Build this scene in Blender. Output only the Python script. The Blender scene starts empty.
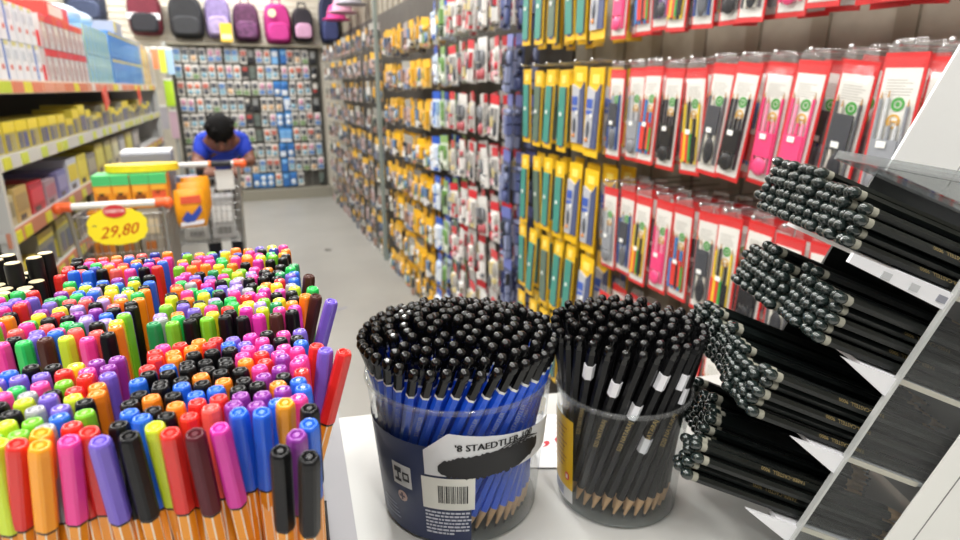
import bpy, math, random
from mathutils import Vector, Matrix, Euler
R = random.Random(7)
SC = bpy.context.scene
COL = SC.collection
PI = math.pi
rad = math.radians

# ------------------------------------------------------------------ frames
PITCH, YAW = rad(16.874), rad(20.946)
CAMZ = 1.5
TABLE_Z = 1.14
cy, sy = math.cos(YAW), math.sin(YAW)
def W(lat, fwd, z):            # table frame (sideways, ahead) -> shop frame (X across the aisle, Y along it)
    return Vector((lat*cy + fwd*sy, -lat*sy + fwd*cy, z))
PA = rad(17)
def PEN(u, w, z):              # pen-tray frame
    return W(u*math.cos(PA) - w*math.sin(PA), u*math.sin(PA) + w*math.cos(PA), z)
def PEND(u, w, z):
    return PEN(u, w, z)        # linear, so good for directions too

# ------------------------------------------------------------------ materials
def lin(c):
    c = c.lstrip('#'); v = [int(c[i:i+2], 16)/255 for i in (0, 2, 4)]
    return tuple((x/12.92 if x <= .04045 else ((x+.055)/1.055)**2.4) for x in v) + (1,)
MATS = {}
def mat(name, col='#808080', rough=.45, metal=0, coat=0, noise=0, scale=30, bump=0, spec=.5):
    if name in MATS: return MATS[name]
    m = bpy.data.materials.new(name); m.use_nodes = True
    nt = m.node_tree; b = nt.nodes['Principled BSDF']
    c = lin(col)
    b.inputs['Base Color'].default_value = c
    b.inputs['Roughness'].default_value = rough
    b.inputs['Metallic'].default_value = metal
    b.inputs['Coat Weight'].default_value = coat
    b.inputs['Specular IOR Level'].default_value = spec
    if noise or bump:
        t = nt.nodes.new('ShaderNodeTexCoord'); n = nt.nodes.new('ShaderNodeTexNoise')
        n.inputs['Scale'].default_value = scale; n.inputs['Detail'].default_value = 4
        nt.links.new(t.outputs['Object'], n.inputs['Vector'])
        if noise:
            r = nt.nodes.new('ShaderNodeValToRGB')
            r.color_ramp.elements[0].position = .3; r.color_ramp.elements[1].position = .7
            r.color_ramp.elements[0].color = tuple(x*(1-noise) for x in c[:3]) + (1,)
            r.color_ramp.elements[1].color = tuple(min(1, x*(1+noise*.5)) for x in c[:3]) + (1,)
            nt.links.new(n.outputs['Fac'], r.inputs['Fac']); nt.links.new(r.outputs['Color'], b.inputs['Base Color'])
        if bump:
            bp = nt.nodes.new('ShaderNodeBump'); bp.inputs['Strength'].default_value = bump; bp.inputs['Distance'].default_value = .004
            nt.links.new(n.outputs['Fac'], bp.inputs['Height']); nt.links.new(bp.outputs['Normal'], b.inputs['Normal'])
    MATS[name] = m
    return m
def clear(name, tint='#ffffff', haze=.05, rough=.03, bump=0, gloss=1.0, bscale=40):
    if name in MATS: return MATS[name]
    m = bpy.data.materials.new(name); m.use_nodes = True
    nt = m.node_tree; nt.nodes.remove(nt.nodes['Principled BSDF'])
    out = nt.nodes['Material Output']
    tr = nt.nodes.new('ShaderNodeBsdfTransparent'); tr.inputs['Color'].default_value = lin(tint)
    df = nt.nodes.new('ShaderNodeBsdfDiffuse'); df.inputs['Color'].default_value = (.8, .8, .8, 1)
    gl = nt.nodes.new('ShaderNodeBsdfGlossy'); gl.inputs['Roughness'].default_value = rough
    fr = nt.nodes.new('ShaderNodeLayerWeight')
    pw = nt.nodes.new('ShaderNodeMath'); pw.operation = 'POWER'; pw.inputs[1].default_value = 5
    ma = nt.nodes.new('ShaderNodeMath'); ma.operation = 'MULTIPLY_ADD'; ma.inputs[1].default_value = .96; ma.inputs[2].default_value = .04
    nt.links.new(fr.outputs['Facing'], pw.inputs[0]); nt.links.new(pw.outputs[0], ma.inputs[0])
    m1 = nt.nodes.new('ShaderNodeMixShader'); m1.inputs['Fac'].default_value = haze
    m2 = nt.nodes.new('ShaderNodeMixShader')
    mu = nt.nodes.new('ShaderNodeMath'); mu.operation = 'MULTIPLY'; mu.inputs[1].default_value = gloss
    nt.links.new(ma.outputs[0], mu.inputs[0])
    nt.links.new(tr.outputs[0], m1.inputs[1]); nt.links.new(df.outputs[0], m1.inputs[2])
    nt.links.new(mu.outputs[0], m2.inputs['Fac']); nt.links.new(m1.outputs[0], m2.inputs[1]); nt.links.new(gl.outputs[0], m2.inputs[2])
    if bump:
        t = nt.nodes.new('ShaderNodeTexCoord'); n = nt.nodes.new('ShaderNodeTexNoise'); n.inputs['Scale'].default_value = bscale
        bp = nt.nodes.new('ShaderNodeBump'); bp.inputs['Strength'].default_value = bump; bp.inputs['Distance'].default_value = .004
        nt.links.new(t.outputs['Object'], n.inputs['Vector']); nt.links.new(n.outputs['Fac'], bp.inputs['Height'])
        for k in (gl, fr): nt.links.new(bp.outputs['Normal'], k.inputs['Normal'])
    nt.links.new(m2.outputs[0], out.inputs['Surface'])
    MATS[name] = m
    return m
def plastic(col):
    dk = max(lin(col)[:3]) < .1
    return mat('plastic_' + col, col, .34 if dk else .32, coat=0 if dk else .12, spec=.28 if dk else .5)
def card(col): return mat('card_' + col, col, .4, coat=.25)
def paint(col): return mat('paint_' + col, col, .35)

# ------------------------------------------------------------------ mesh builder
class MB:
    def __init__(s): s.v = []; s.f = []; s.m = []; s.sm = []; s.mats = []
    def mi(s, m):
        if m not in s.mats: s.mats.append(m)
        return s.mats.index(m)
    def add(s, vs, fs, m, sm=False):
        b = len(s.v); s.v += [tuple(v) for v in vs]; k = s.mi(m)
        for f in fs: s.f.append([b+i for i in f]); s.m.append(k); s.sm.append(sm)
    def box(s, c, d, m, rot=None):
        c = Vector(c); vs = []
        for x in (-.5, .5):
            for y in (-.5, .5):
                for z in (-.5, .5):
                    p = Vector((x*d[0], y*d[1], z*d[2]))
                    if rot is not None: p = rot @ p
                    vs.append(c + p)
        s.add(vs, [(0,1,3,2), (4,6,7,5), (0,4,5,1), (2,3,7,6), (0,2,6,4), (1,5,7,3)], m)
    def bb(s, lo, hi, m):
        s.box([(a+b)/2 for a, b in zip(lo, hi)], [abs(b-a) for a, b in zip(lo, hi)], m)
    def loft(s, rings, m, c0=True, c1=True, sm=True, closed=True):
        n = len(rings[0]); vs = [p for r in rings for p in r]; fs = []
        for k in range(len(rings)-1):
            for i in range(n if closed else n-1):
                j = (i+1) % n
                fs.append((k*n+i, k*n+j, (k+1)*n+j, (k+1)*n+i))
        s.add(vs, fs, m, sm)
        if c0: s.add(rings[0], [tuple(range(n))[::-1]], m)
        if c1: s.add(rings[-1], [tuple(range(n))], m)
    def turn(s, prof, m, n=12, c0=True, c1=True, sm=True, ctr=(0, 0, 0)):   # lathe round z: [(r, z)]
        s.loft([[(ctr[0]+r*math.cos(2*PI*i/n), ctr[1]+r*math.sin(2*PI*i/n), ctr[2]+z) for i in range(n)] for r, z in prof], m, c0, c1, sm)
    def tube(s, a, b, r, m, n=6, r2=None, caps=True, sm=True):
        a, b = Vector(a), Vector(b); d = (b-a)
        if d.length < 1e-7: return
        q = d.to_track_quat('Z', 'Y'); r2 = r if r2 is None else r2
        ring = lambda c, rr: [c + q @ Vector((rr*math.cos(2*PI*i/n), rr*math.sin(2*PI*i/n), 0)) for i in range(n)]
        s.loft([ring(a, r), ring(b, r2)], m, caps, caps, sm)
    def path(s, pts, r, m, n=6):
        for a, b in zip(pts, pts[1:]): s.tube(a, b, r, m, n)
    def ball(s, c, r, m, n=10, k=6, rot=None):
        rx, ry, rz = (r, r, r) if isinstance(r, (int, float)) else r
        rings = []
        for j in range(k+1):
            t = -PI/2 + PI*j/k; cr = max(math.cos(t), .02)
            ring = []
            for i in range(n):
                p = Vector((rx*cr*math.cos(2*PI*i/n), ry*cr*math.sin(2*PI*i/n), rz*math.sin(t)))
                if rot is not None: p = rot @ p
                ring.append(Vector(c) + p)
            rings.append(ring)
        s.loft(rings, m)
    def prism(s, poly, d0, d1, m, xf=lambda x, y, d: (x, d, y)):
        n = len(poly)
        s.loft([[xf(x, y, d0) for x, y in poly], [xf(x, y, d1) for x, y in poly]], m, sm=False)
    def mesh(s, name):
        me = bpy.data.meshes.new(name); me.from_pydata(s.v, [], s.f)
        for m in s.mats: me.materials.append(m)
        me.polygons.foreach_set('material_index', s.m); me.polygons.foreach_set('use_smooth', s.sm)
        me.update()
        return me
    def build(s, name, parent=None, fix=True):
        me = s.mesh(name)
        if fix:
            import bmesh
            bm = bmesh.new(); bm.from_mesh(me); bmesh.ops.recalc_face_normals(bm, faces=bm.faces); bm.to_mesh(me); bm.free()
        return link(name, me, parent)
def link(name, me, parent=None):
    o = bpy.data.objects.new(name, me); COL.objects.link(o)
    if parent is not None: o.parent = parent
    return o
def fixed(me):
    import bmesh
    bm = bmesh.new(); bm.from_mesh(me); bmesh.ops.recalc_face_normals(bm, faces=bm.faces); bm.to_mesh(me); bm.free()
    return me
def tag(o, label, cat, group=None, kind=None):
    o['label'] = label; o['category'] = cat
    if group: o['group'] = group
    if kind: o['kind'] = kind
    return o
def thing(name, label, cat, loc=(0, 0, 0), rot=None, group=None):
    o = bpy.data.objects.new(name, None); COL.objects.link(o); o.empty_display_size = .05
    o.location = loc
    if rot is not None: o.rotation_euler = rot
    return tag(o, label, cat, group)
def struct(o, label=None):
    o['kind'] = 'structure'
    if label: o['label'] = label
    return o
def orient(o, pos, z, face=None, spin=None):     # z axis along z, +x towards face
    z = Vector(z).normalized()
    f = Vector(face) if face is not None else Vector((math.cos(spin or 0), math.sin(spin or 0), .01))
    x = (f - z*f.dot(z)).normalized(); y = z.cross(x)
    M = Matrix((x, y, z)).transposed().to_4x4(); M.translation = pos
    o.matrix_world = M
ORD = 'first second third fourth fifth sixth seventh eighth ninth tenth eleventh twelfth thirteenth fourteenth fifteenth sixteenth seventeenth eighteenth nineteenth twentieth'.split()

# text meshes (flat, x along the words, y up), returned as verts + faces
def text_geo(body, size, shear=0, align='CENTER'):
    cu = bpy.data.curves.new('text', 'FONT'); cu.body = body; cu.size = size; cu.shear = shear
    cu.align_x = align; cu.align_y = 'CENTER'; cu.resolution_u = 2
    o = bpy.data.objects.new('text', cu); COL.objects.link(o)
    dg = bpy.context.evaluated_depsgraph_get(); me = bpy.data.meshes.new_from_object(o.evaluated_get(dg))
    vs = [v.co.copy() for v in me.vertices]; fs = [tuple(p.vertices) for p in me.polygons]
    bpy.data.objects.remove(o); bpy.data.curves.remove(cu); bpy.data.meshes.remove(me)
    return vs, fs
def add_text(mb, body, size, m, xf, shear=0, align='CENTER'):
    vs, fs = text_geo(body, size, shear, align)
    mb.add([xf(v.x, v.y) for v in vs], fs, m)

# ------------------------------------------------------------------ shop shell
def floor_mat():
    m = mat('concrete_floor', '#94928c', .42, noise=.10, scale=1.6)
    return m
b = MB(); b.bb((-3.2, -2.5, -.1), (3.2, 9.2, 0), floor_mat()); struct(b.build('floor'), 'pale grey polished concrete shop floor')
FL = bpy.data.objects['floor']
b = MB(); b.prism([(0.633+.035*math.cos(2*PI*i/14), 5.77+.05*math.sin(2*PI*i/14)*(1+.3*math.cos(i))) for i in range(14)], 0, .0008, paint('#4c4a46'), lambda x, y, d: (x, y, d)); b.build('stain', FL)
b = MB(); b.prism([(.36, 4.03), (.43, 4.075), (.54, 4.11), (.56, 4.095), (.46, 4.045)], 0, .0008, paint('#7c8090'), lambda x, y, d: (x, y, d)); b.build('stain', FL)
b = MB(); b.bb((-3.2, -2.5, 3.4), (3.2, 9.2, 3.5), paint('#eceae4')); struct(b.build('ceiling'))
slat = mat('slat_beige', '#ded7c6', .6, noise=.08, scale=3)
b = MB()
b.bb((-3.2, 9.06, 0), (3.2, 9.2, 3.4), slat)
for k in range(18):
    b.bb((-3.2, 9.045, 2.02+k*.075), (3.2, 9.06, 2.02+k*.075+.06), slat)
struct(b.build('wall_back'), 'beige slatted back wall behind the backpacks')
wr = mat('wall_panel_grey', '#9b9484', .6, noise=.2, scale=9)
b = MB(); b.bb((1.38, -2.5, 0), (1.5, 9.05, 3.4), wr)
for k in range(40):
    y0 = .3 + k*.22
    b.bb((1.372, y0, 0), (1.381, y0+.05, 3.0), mat('wall_strip', '#847c6b', .5))
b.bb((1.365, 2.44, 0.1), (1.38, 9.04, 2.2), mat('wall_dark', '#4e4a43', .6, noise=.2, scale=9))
WALLR = struct(b.build('wall_right'), 'grey brown slotted wall behind the hanging packs')
b = MB(); b.bb((-3.2, -2.5, 0), (-3.1, 9.05, 3.4), paint('#e4e2dc')); struct(b.build('wall_left'))

# ceiling lamps
em = bpy.data.materials.new('lamp_glow'); em.use_nodes = True
pb = em.node_tree.nodes['Principled BSDF']; pb.inputs['Emission Color'].default_value = (1, .98, .95, 1); pb.inputs['Emission Strength'].default_value = 6
LAMP = []
n = 0
for iy, y in enumerate((-.9, .7, 2.3, 3.9, 5.5, 7.1, 8.3)):
    for ix, x in enumerate((-1.35, .15)):
        t = thing('ceiling_lamp', 'fluorescent tube lamp on the ceiling, %s along the aisle, %s line' % (ORD[iy], ('shelf side', 'pack side')[ix]), 'lamp', (x, y, 3.4), None, 'ceiling lamps')
        h = MB(); h.bb((-.1, -.62, -.05), (.1, .62, 0), paint('#f0f0ee')); h.build('housing', t)
        for s in (-1, 1):
            h = MB(); h.tube((s*.05, -.58, -.07), (s*.05, .58, -.07), .016, em, 10); h.build('tube', t)
        L = bpy.data.lights.new('lamp_light', 'AREA'); L.shape = 'RECTANGLE'; L.size = .2; L.size_y = 1.2; L.energy = 30; L.color = (1, .985, .96)
        lo = bpy.data.objects.new('lamp_light', L); COL.objects.link(lo); lo.parent = t; lo.location = (0, 0, -.10)
wd = bpy.data.worlds.new('shop_air'); SC.world = wd; wd.use_nodes = True
wd.node_tree.nodes['Background'].inputs['Color'].default_value = (1, .99, .97, 1)
wd.node_tree.nodes['Background'].inputs['Strength'].default_value = .32

# ------------------------------------------------------------------ hanging packs
FILM = clear('pack_film', haze=.015, rough=.12, bump=.25, gloss=.6, bscale=30)
FOIL = clear('pack_foil', haze=.12, rough=.1, bump=.8, gloss=2.0, bscale=60)
def pack_parts(kind, v, joined):
    r = random.Random(str((kind, v)))
    P = {}
    one = MB()
    def g(k):
        if joined: return one
        return P.setdefault(k, MB())
    C = lambda c: card(c)
    if kind == 'brush':
        w, h = .079, .272
        red = C('#cf2a2c')
        st = [('#e8407a', '#f59ab8'), ('#1c1c20', '#3a3a40'), ('#8f9298', '#c8cacc'), ('#2b4a8c', '#98a2b4'), ('#c83a2a', '#2f80c8'), ('#7a4a90', '#b0a6c0'), ('#e2c531', '#2a2a2c'), ('#5a5c60', '#d8d4c8')][v % 8]
        bm = g('card')
        bm.bb((-w/2, 0, -h), (w/2, .003, 0), red)
        bm.bb((-w/2+.0055, -.001, -h+.011), (w/2-.0055, 0, -.026), C('#dedcd6'))
        for k in range(6):                       # small print lines on the card
            bm.bb((-w/2+.014, -.0014, -.046-k*.005), (w/2-.014-r.random()*.02, -.001, -.0475-k*.005), C('#a8a6a0'))
        def ring(cx, cz, r0, r1, m):
            n = 16
            bm.loft([[(cx+rr*math.cos(2*PI*i/n), -.002, cz+rr*math.sin(2*PI*i/n)) for i in range(n)] for rr in (r0, r1)], m, False, False, False)
        ring(.004, -.088, .007, .0125, C('#3f9a3c')); ring(.004, -.088, .0, .0045, C('#3f9a3c'))
        ring(.002, -.118, .009, .013, C('#d8a83a')); bm.box((.002, -.002, -.118), (.018, .001, .003), C('#d8a83a'))
        c = g('contents')
        for k in range(5):
            x = -.026+k*.013
            top = -.072-r.random()*.02 if k in (0, 1, 4) else -.125
            c.tube((x, -.006, top), (x, -.006, -h+.03), .0036, plastic(st[1] if k % 2 else st[0]), 6)
            c.tube((x, -.006, top+.012), (x, -.006, top), .0008, plastic('#b89060'), 6, .0026)
        if v % 8 in (0, 1, 2):
            c.bb((-.024, -.011, -.205), (.024, -.007, -.15), plastic(st[0]))
            c.ball((0, -.011, -.228), (.021, .006, .021), plastic(st[0] if v % 8 != 2 else '#77797e'), 14, 6)
        elif v % 8 in (3, 7):
            c.ball((.004, -.010, -.21), (.017, .006, .034), plastic('#5c5f66' if v % 8 == 3 else '#2a2b30'), 12, 6); c.bb((-.024, -.010, -.17), (.02, -.007, -.10), plastic('#44464c'))
        elif v % 8 == 5:
            c.bb((-.026, -.011, -.24), (-.008, -.007, -.13), plastic('#2c2c34')); c.ball((.012, -.011, -.22), (.016, .006, .02), plastic('#38383e'), 12, 6)
        elif v % 8 in (4, 6):
            for k in range(6): c.bb((-.03+k*.01, -.011, -.24+.012*r.random()), (-.022+k*.01, -.007, -.15-.02*r.random()), plastic(r.choice(['#2f80c8', '#e23c30', '#f0c530', '#3f9a3c', '#222226'])))
        s = g('price_sticker'); s.bb((-.012, -.0135, -.165), (.006, -.013, -.153), C('#f4f4f0'))
        f = g('film')
        z0, z1 = -h+.006, -.008
        f.loft([[(-w/2+.003, -.001, z0), (w/2-.003, -.001, z0), (w/2-.003, -.001, z1), (-w/2+.003, -.001, z1)],
                [(-w/2+.007, -.0185, z0+.006), (w/2-.007, -.0185, z0+.006), (w/2-.007, -.012, z1-.03), (-w/2+.007, -.012, z1-.03)]], FILM, False, True, False)
        f.loft([[(-w/2+.004, .001, -.004), (w/2-.004, .001, -.004)], [(-w/2+.006, -.004, .010), (w/2-.006, -.003, .012)], [(-w/2+.010, .002, .022), (w/2-.012, .001, .024)]], FOIL, False, False, True, False)
        return (P or {'pack': one}), w, h
    if kind == 'ruler':
        h = .29
        yel = C('#e8b818')
        bm = g('card')
        if v % 3 == 2:
            w = .088
            bm.bb((-w/2, 0, -h), (w/2, .003, 0), yel)
            c = g('contents')
            c.prism([(-w/2+.006, -h+.03), (.002, -h+.03), (.010, -.075), (-w/2+.006, -.06)], -.007, -.001, C('#b4b6bc'))
            c.prism([(.004, -h+.03), (w/2-.006, -h+.03), (w/2-.006, -.05), (.012, -.078)], -.006, -.001, C('#4a5478'))
            c.bb((-w/2+.008, -.009, -.13), (0, -.007, -.10), C('#3d5cae')); c.bb((-w/2+.008, -.009, -.15), (0, -.007, -.137), C('#3d5cae'))
            c.ball((-.017, -.008, -.2), (.011, .004, .03), C('#50545e'), 10, 5); c.ball((-.017, -.011, -.235), (.008, .004, .008), C('#d8883a'), 8, 4)
            bm.bb((-.02, -.002, -.05), (.02, 0, -.022), C('#f4dc68'))
        else:
            w = .068
            bm.bb((-w/2, 0, -h), (w/2, .003, 0), yel)
            c = g('contents'); c.bb((-w/2+.009, -.006, -h+.022), (w/2-.012, -.001, -.058), C('#3f8a7c' if v % 3 == 0 else '#5a6f60'))
            c.bb((w/2-.012, -.007, -h+.022), (w/2-.006, -.001, -.058), C('#48524e'))
            bm.bb((-.013, -.002, -.046), (.012, 0, -.018), C('#f2d870'))
            bm.bb((-.012, -.0022, -.275), (.008, 0, -.25), C('#5a55a0'))
        s = g('price_sticker'); s.bb((-.006, -.0105, -.16), (.006, -.0095, -.147), C('#f4f4f0'))
        return (P or {'pack': one}), w, h
    # small assorted packs: palettes (header, body, contents)
    PAL = {
     'redhead': ('#cc3038', '#dcdad6', ['#c83c48', '#e8e6e2', '#c4c0ba', '#d8d2cc', '#d8a0a8', '#5a5c62', '#d8c890', '#b0aca6']),
     'white': ('#d6d4d0', '#cbc9c4', ['#74767a', '#a8aaa8', '#e6e4e0', '#8a8474', '#b0545a', '#4a4c50']),
     'blue': ('#2d58b8', '#d4dce6', ['#3a66bc', '#c8d4e8', '#eef0f2', '#9ab8dc', '#dfe6ee']),
     'green': ('#86a868', '#c4cfbc', ['#6f9c54', '#dce2d4', '#a8c098', '#4e5e48']),
     'navy': ('#6a74b4', '#4a5270', ['#2c3460', '#5a6494', '#8a92b4', '#30343c']),
     'yellow': ('#ecb41c', '#c8b98c', ['#d0583c', '#e0a828', '#e8c040', '#7a9868', '#dcdcda', '#54504c', '#c88070', '#6888b0', '#e0b050']),
     'yellow2': ('#d8a830', '#a8a49a', ['#80828a', '#5c6880', '#d0ccc0', '#8a6c60', '#3c3e44', '#b09890', '#e0dedA']),
     'mix': ('#9a988f', '#a8a49c', ['#505458', '#70809a', '#d8d4c8', '#9a7a6a', '#2a2c30', '#c0a8a8', '#8fa088', '#e4e4e0']),
     'card': ('#e0ddd6', '#e4e1d8', ['#b8685c', '#d8b48c', '#5f84b8', '#c8c4b8', '#54565c', '#d07a64', '#8ab0c0', '#7a9468', '#c890a8']),
     'cardblue': ('#4a90d0', '#3f84c8', ['#2f6cb4', '#d4dce4', '#78b0e0']),
     'carddark': ('#5a5850', '#4a4c4c', ['#22242a', '#8a8c8a', '#a84038', '#606c64', '#c8c4bc']),
    }
    hd, bd, cs = PAL[kind]
    w, h = {'card': (.08, .182), 'cardblue': (.086, .19), 'carddark': (.076, .175), 'mix': (.13, .19), 'yellow2': (.13, .19), 'yellow': (.11, .17), 'blue': (.095, .21), 'navy': (.08, .24)}.get(kind, (.085, .20))
    bm = g('card')
    bm.bb((-w/2, 0, -h), (w/2, .004, 0), C(bd))
    bm.bb((-w/2, -.001, -h*(.3 if kind[:6] == 'yellow' else .2)), (w/2, .0045, .001), C(hd))
    c = g('contents')
    n = r.choice([2, 3, 4]) if not kind.startswith('card') else 1
    for k in range(n):
        x0 = -w/2+.006+k*(w-.012)/n; x1 = x0+(w-.012)/n-.004
        z = -h*(.26 if not kind.startswith('card') else .12)
        while z > -h+.02:
            dz = r.uniform(.02, .09) if not kind.startswith('card') else r.uniform(.05, .09)
            z2 = max(z-dz, -h+.008)
            m = C(r.choice(cs))
            if r.random() < .35: c.ball(((x0+x1)/2, -.008, (z+z2)/2), ((x1-x0)/2, .012, (z-z2)/2), m, 8, 4)
            else: c.bb((x0, -.012-.012*r.random(), z2), (x1, 0, z-.004), m)
            z = z2-.004
    return (P or {'pack': one}), w, h
PACKS = {}
def hang(kind, v, name, label, cat, loc, rz, group, joined=True, tilt=0):
    key = (kind, v, joined)
    if key not in PACKS:
        ps, w, h = pack_parts(kind, v, joined)
        PACKS[key] = {k: fixed(mb.mesh(name + '_' + k)) for k, mb in ps.items()}
    ps = PACKS[key]
    if joined:
        o = link(name, list(ps.values())[0]); tag(o, label, cat, group)
    else:
        o = thing(name, label, cat, group=group)
        for k, me in ps.items(): link(k, me, o)
    o.rotation_euler = (rad(R.uniform(-2, 2)), tilt, rz); o.location = loc
    return o
hookm = mat('chrome_hook', '#c8c8c8', .25, metal=.9)
hooks_seen = []
def hook(y, z, x1=1.06, both=True):
    h = MB(); h.tube((1.372, y, z+.012), (x1, y, z+.012), .0028, hookm, 6); h.ball((x1, y, z+.014), .006, hookm, 8, 5)
    h.build('hook', WALLR)
RZ = -PI/2
# red bordered brush packs nearest the pencil rack
bc = ['purple', 'grey', 'black', 'pink', 'pink', 'black', 'grey', 'black', 'multicoloured', 'blue', 'grey', 'black']
bvB = [5, 3, 2, 7, 0, 0, 1, 7, 6, 1, 4, 2, 3]
bvA = [0, 3, 2, 1, 0, 0, 7, 1, 3, 6, 5, 4, 0]
bvC = [1, 6, 2, 5, 7, 1, 6, 7, 4, 0, 6, 3, 2]
bvD = [3, 1, 7, 2, 0, 4, 1, 6, 2, 5, 7, 0, 1]
VN = ['pink', 'black', 'silver', 'navy', 'multicoloured', 'purple', 'yellow', 'grey']
for ri, (zt, vs) in enumerate(((1.925, bvA), (1.56, bvB), (1.20, bvC), (.84, bvD))):
    for k, v in enumerate(vs):
        y = .60 + k*.0885
        if ri in (0, 1, 2): hook(y, zt, 1.075)
        for d in range(3 if ri in (1, 2) else 2):
            tl = R.uniform(-.05, .05) + .04 + (.10 if ri == 1 and k in (3, 4, 5, 6) else 0)
            hang('brush', v if d == 0 else (v + d*3) % 8, 'hanging_brush_pack',
                 'red bordered %s brush pack, %s on %s hook past pencil rack, %s row' % (VN[v if d == 0 else (v+d*3) % 8], ('front', 'middle', 'back')[d], ORD[k], ORD[ri]),
                 'brush pack', (1.096+.006*(k % 2)+d*.065, y+R.uniform(-.006, .006)+d*.006, zt-R.uniform(0, .012)), RZ, 'brush packs hanging on the right wall', joined=(d > 0), tilt=tl)
# yellow ruler packs
for ri, zt in enumerate((1.955, 1.575, 1.245, .935, .62)):
    for k in range(6):
        y = 1.80 + k*.108
        v = (2, 2, 0, 0, 1, 0)[k] if ri in (1, 2) else (2, 0, 0, 1, 0, 0)[k]
        if ri == 1: hook(y, zt, 1.08)
        for d in range(3):
            hang('ruler', v, 'hanging_ruler_pack',
                 'yellow bordered %s pack, %s on %s hook past brush packs, %s row' % (('green ruler', 'olive ruler', 'blue drawing')[v], ('front', 'middle', 'back')[d], ORD[k], ORD[ri]),
                 'ruler pack', (1.10+d*.075, y+R.uniform(-.008, .008)+d*.004, zt-R.uniform(0, .015)-d*.004), RZ, 'ruler packs hanging on the right wall', joined=(d > 0), tilt=R.uniform(-.05, .05))
# mixed packs: white, red, green, blue
def section(kinds, names, y0, dy, n, z0, dz, rows, nm, cat, grp, where, depth=2, dx=.05, wob=.02, zj=.02):
    for ri in range(rows):
        for k in range(n):
            kd = kinds[k % len(kinds)] if isinstance(kinds[0], str) else kinds[ri % len(kinds)][k % len(kinds[0])]
            for d in range(depth):
                v = R.randrange(6)
                hang(kd, v, nm, '%s, %s on %s hook %s, %s row down' % (names[kd], ('front', 'second', 'third')[d], ORD[k], where, ORD[ri]), cat,
                     (1.09+d*dx, y0+k*dy+R.uniform(-wob, wob), z0-ri*dz-R.uniform(0, zj)), RZ+R.uniform(-.25, .25), grp, tilt=R.uniform(-.12, .12))
section(['navy', 'redhead', 'white', 'redhead', 'white', 'redhead', 'green', 'blue'],
        {'navy': 'navy blue pack', 'redhead': 'red topped white pack', 'white': 'whitish blister pack', 'green': 'green pack', 'blue': 'blue and white pack'},
        2.50, .155, 8, 1.985, .25, 8, 'hanging_stationery_pack', 'stationery pack', 'mixed packs between the rulers and the yellow packs', 'past ruler packs', 3, .06)
section(['yellow', 'yellow', 'yellow', 'mix', 'yellow', 'yellow', 'yellow2', 'yellow'],
        {'yellow': 'yellow topped colourful pack', 'mix': 'grey assorted pack', 'yellow2': 'dull yellow topped pack'},
        3.78, .165, 8, 1.93, .25, 8, 'hanging_sharpener_pack', 'sharpener pack', 'yellow topped packs before the grey post', 'before grey post', 3, .06)
section([['mix', 'mix', 'yellow2', 'mix', 'yellow2', 'mix', 'yellow2', 'mix', 'mix', 'yellow2', 'mix'], ['yellow2', 'yellow2', 'mix', 'yellow2', 'yellow2', 'mix', 'yellow2', 'mix', 'yellow2', 'mix', 'mix'], ['yellow', 'mix', 'yellow2', 'mix', 'yellow2', 'yellow2', 'mix', 'mix', 'yellow2', 'mix', 'mix']],
        {'yellow': 'yellow topped colourful pack', 'mix': 'greyish assorted pack', 'yellow2': 'dull yellow topped pack'},
        5.42, .31, 11, 2.03, .235, 9, 'hanging_assorted_pack', 'assorted pack', 'packs beyond the grey post on the right wall', 'beyond grey post', 2, .06)
b = MB(); b.bb((1.07, 5.21, 0), (1.10, 5.245, 2.35), mat('post_grey', '#87918b', .5)); b.bb((1.10, 5.20, 0), (1.375, 5.25, .05), MATS['post_grey'])
b.bb((1.10, 5.205, 2.3), (1.375, 5.245, 2.34), MATS['post_grey'])
tag(b.build('display_post'), 'pale grey green upright post between hanging packs on right', 'post')
# dark base strip under the packs
b = MB(); b.bb((1.15, .2, 0), (1.37, 9.0, .06), paint('#55524c')); struct(b.build('baseboard_right'))
# hats and bags hung high at the far right
for k, (y, z, c, nm) in enumerate(((8.1, 2.33, '#d83c8c', 'hot pink'), (7.6, 2.36, '#d8a0b8', 'pale pink'), (7.0, 2.38, '#b8b4c0', 'pale grey'))):
    h = MB(); h.turn([(.02, .16), (.08, .13), (.11, .05), (.115, 0), (.17, -.02), (.17, -.028), (.11, -.01)], mat('fabric_hat%d' % k, c, .8, noise=.15, scale=20), 16)
    o = h.build('hanging_sun_hat'); o.location = (1.2, y, z); tag(o, '%s sun hat hanging above the packs near the back wall' % nm, 'hat')

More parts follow.
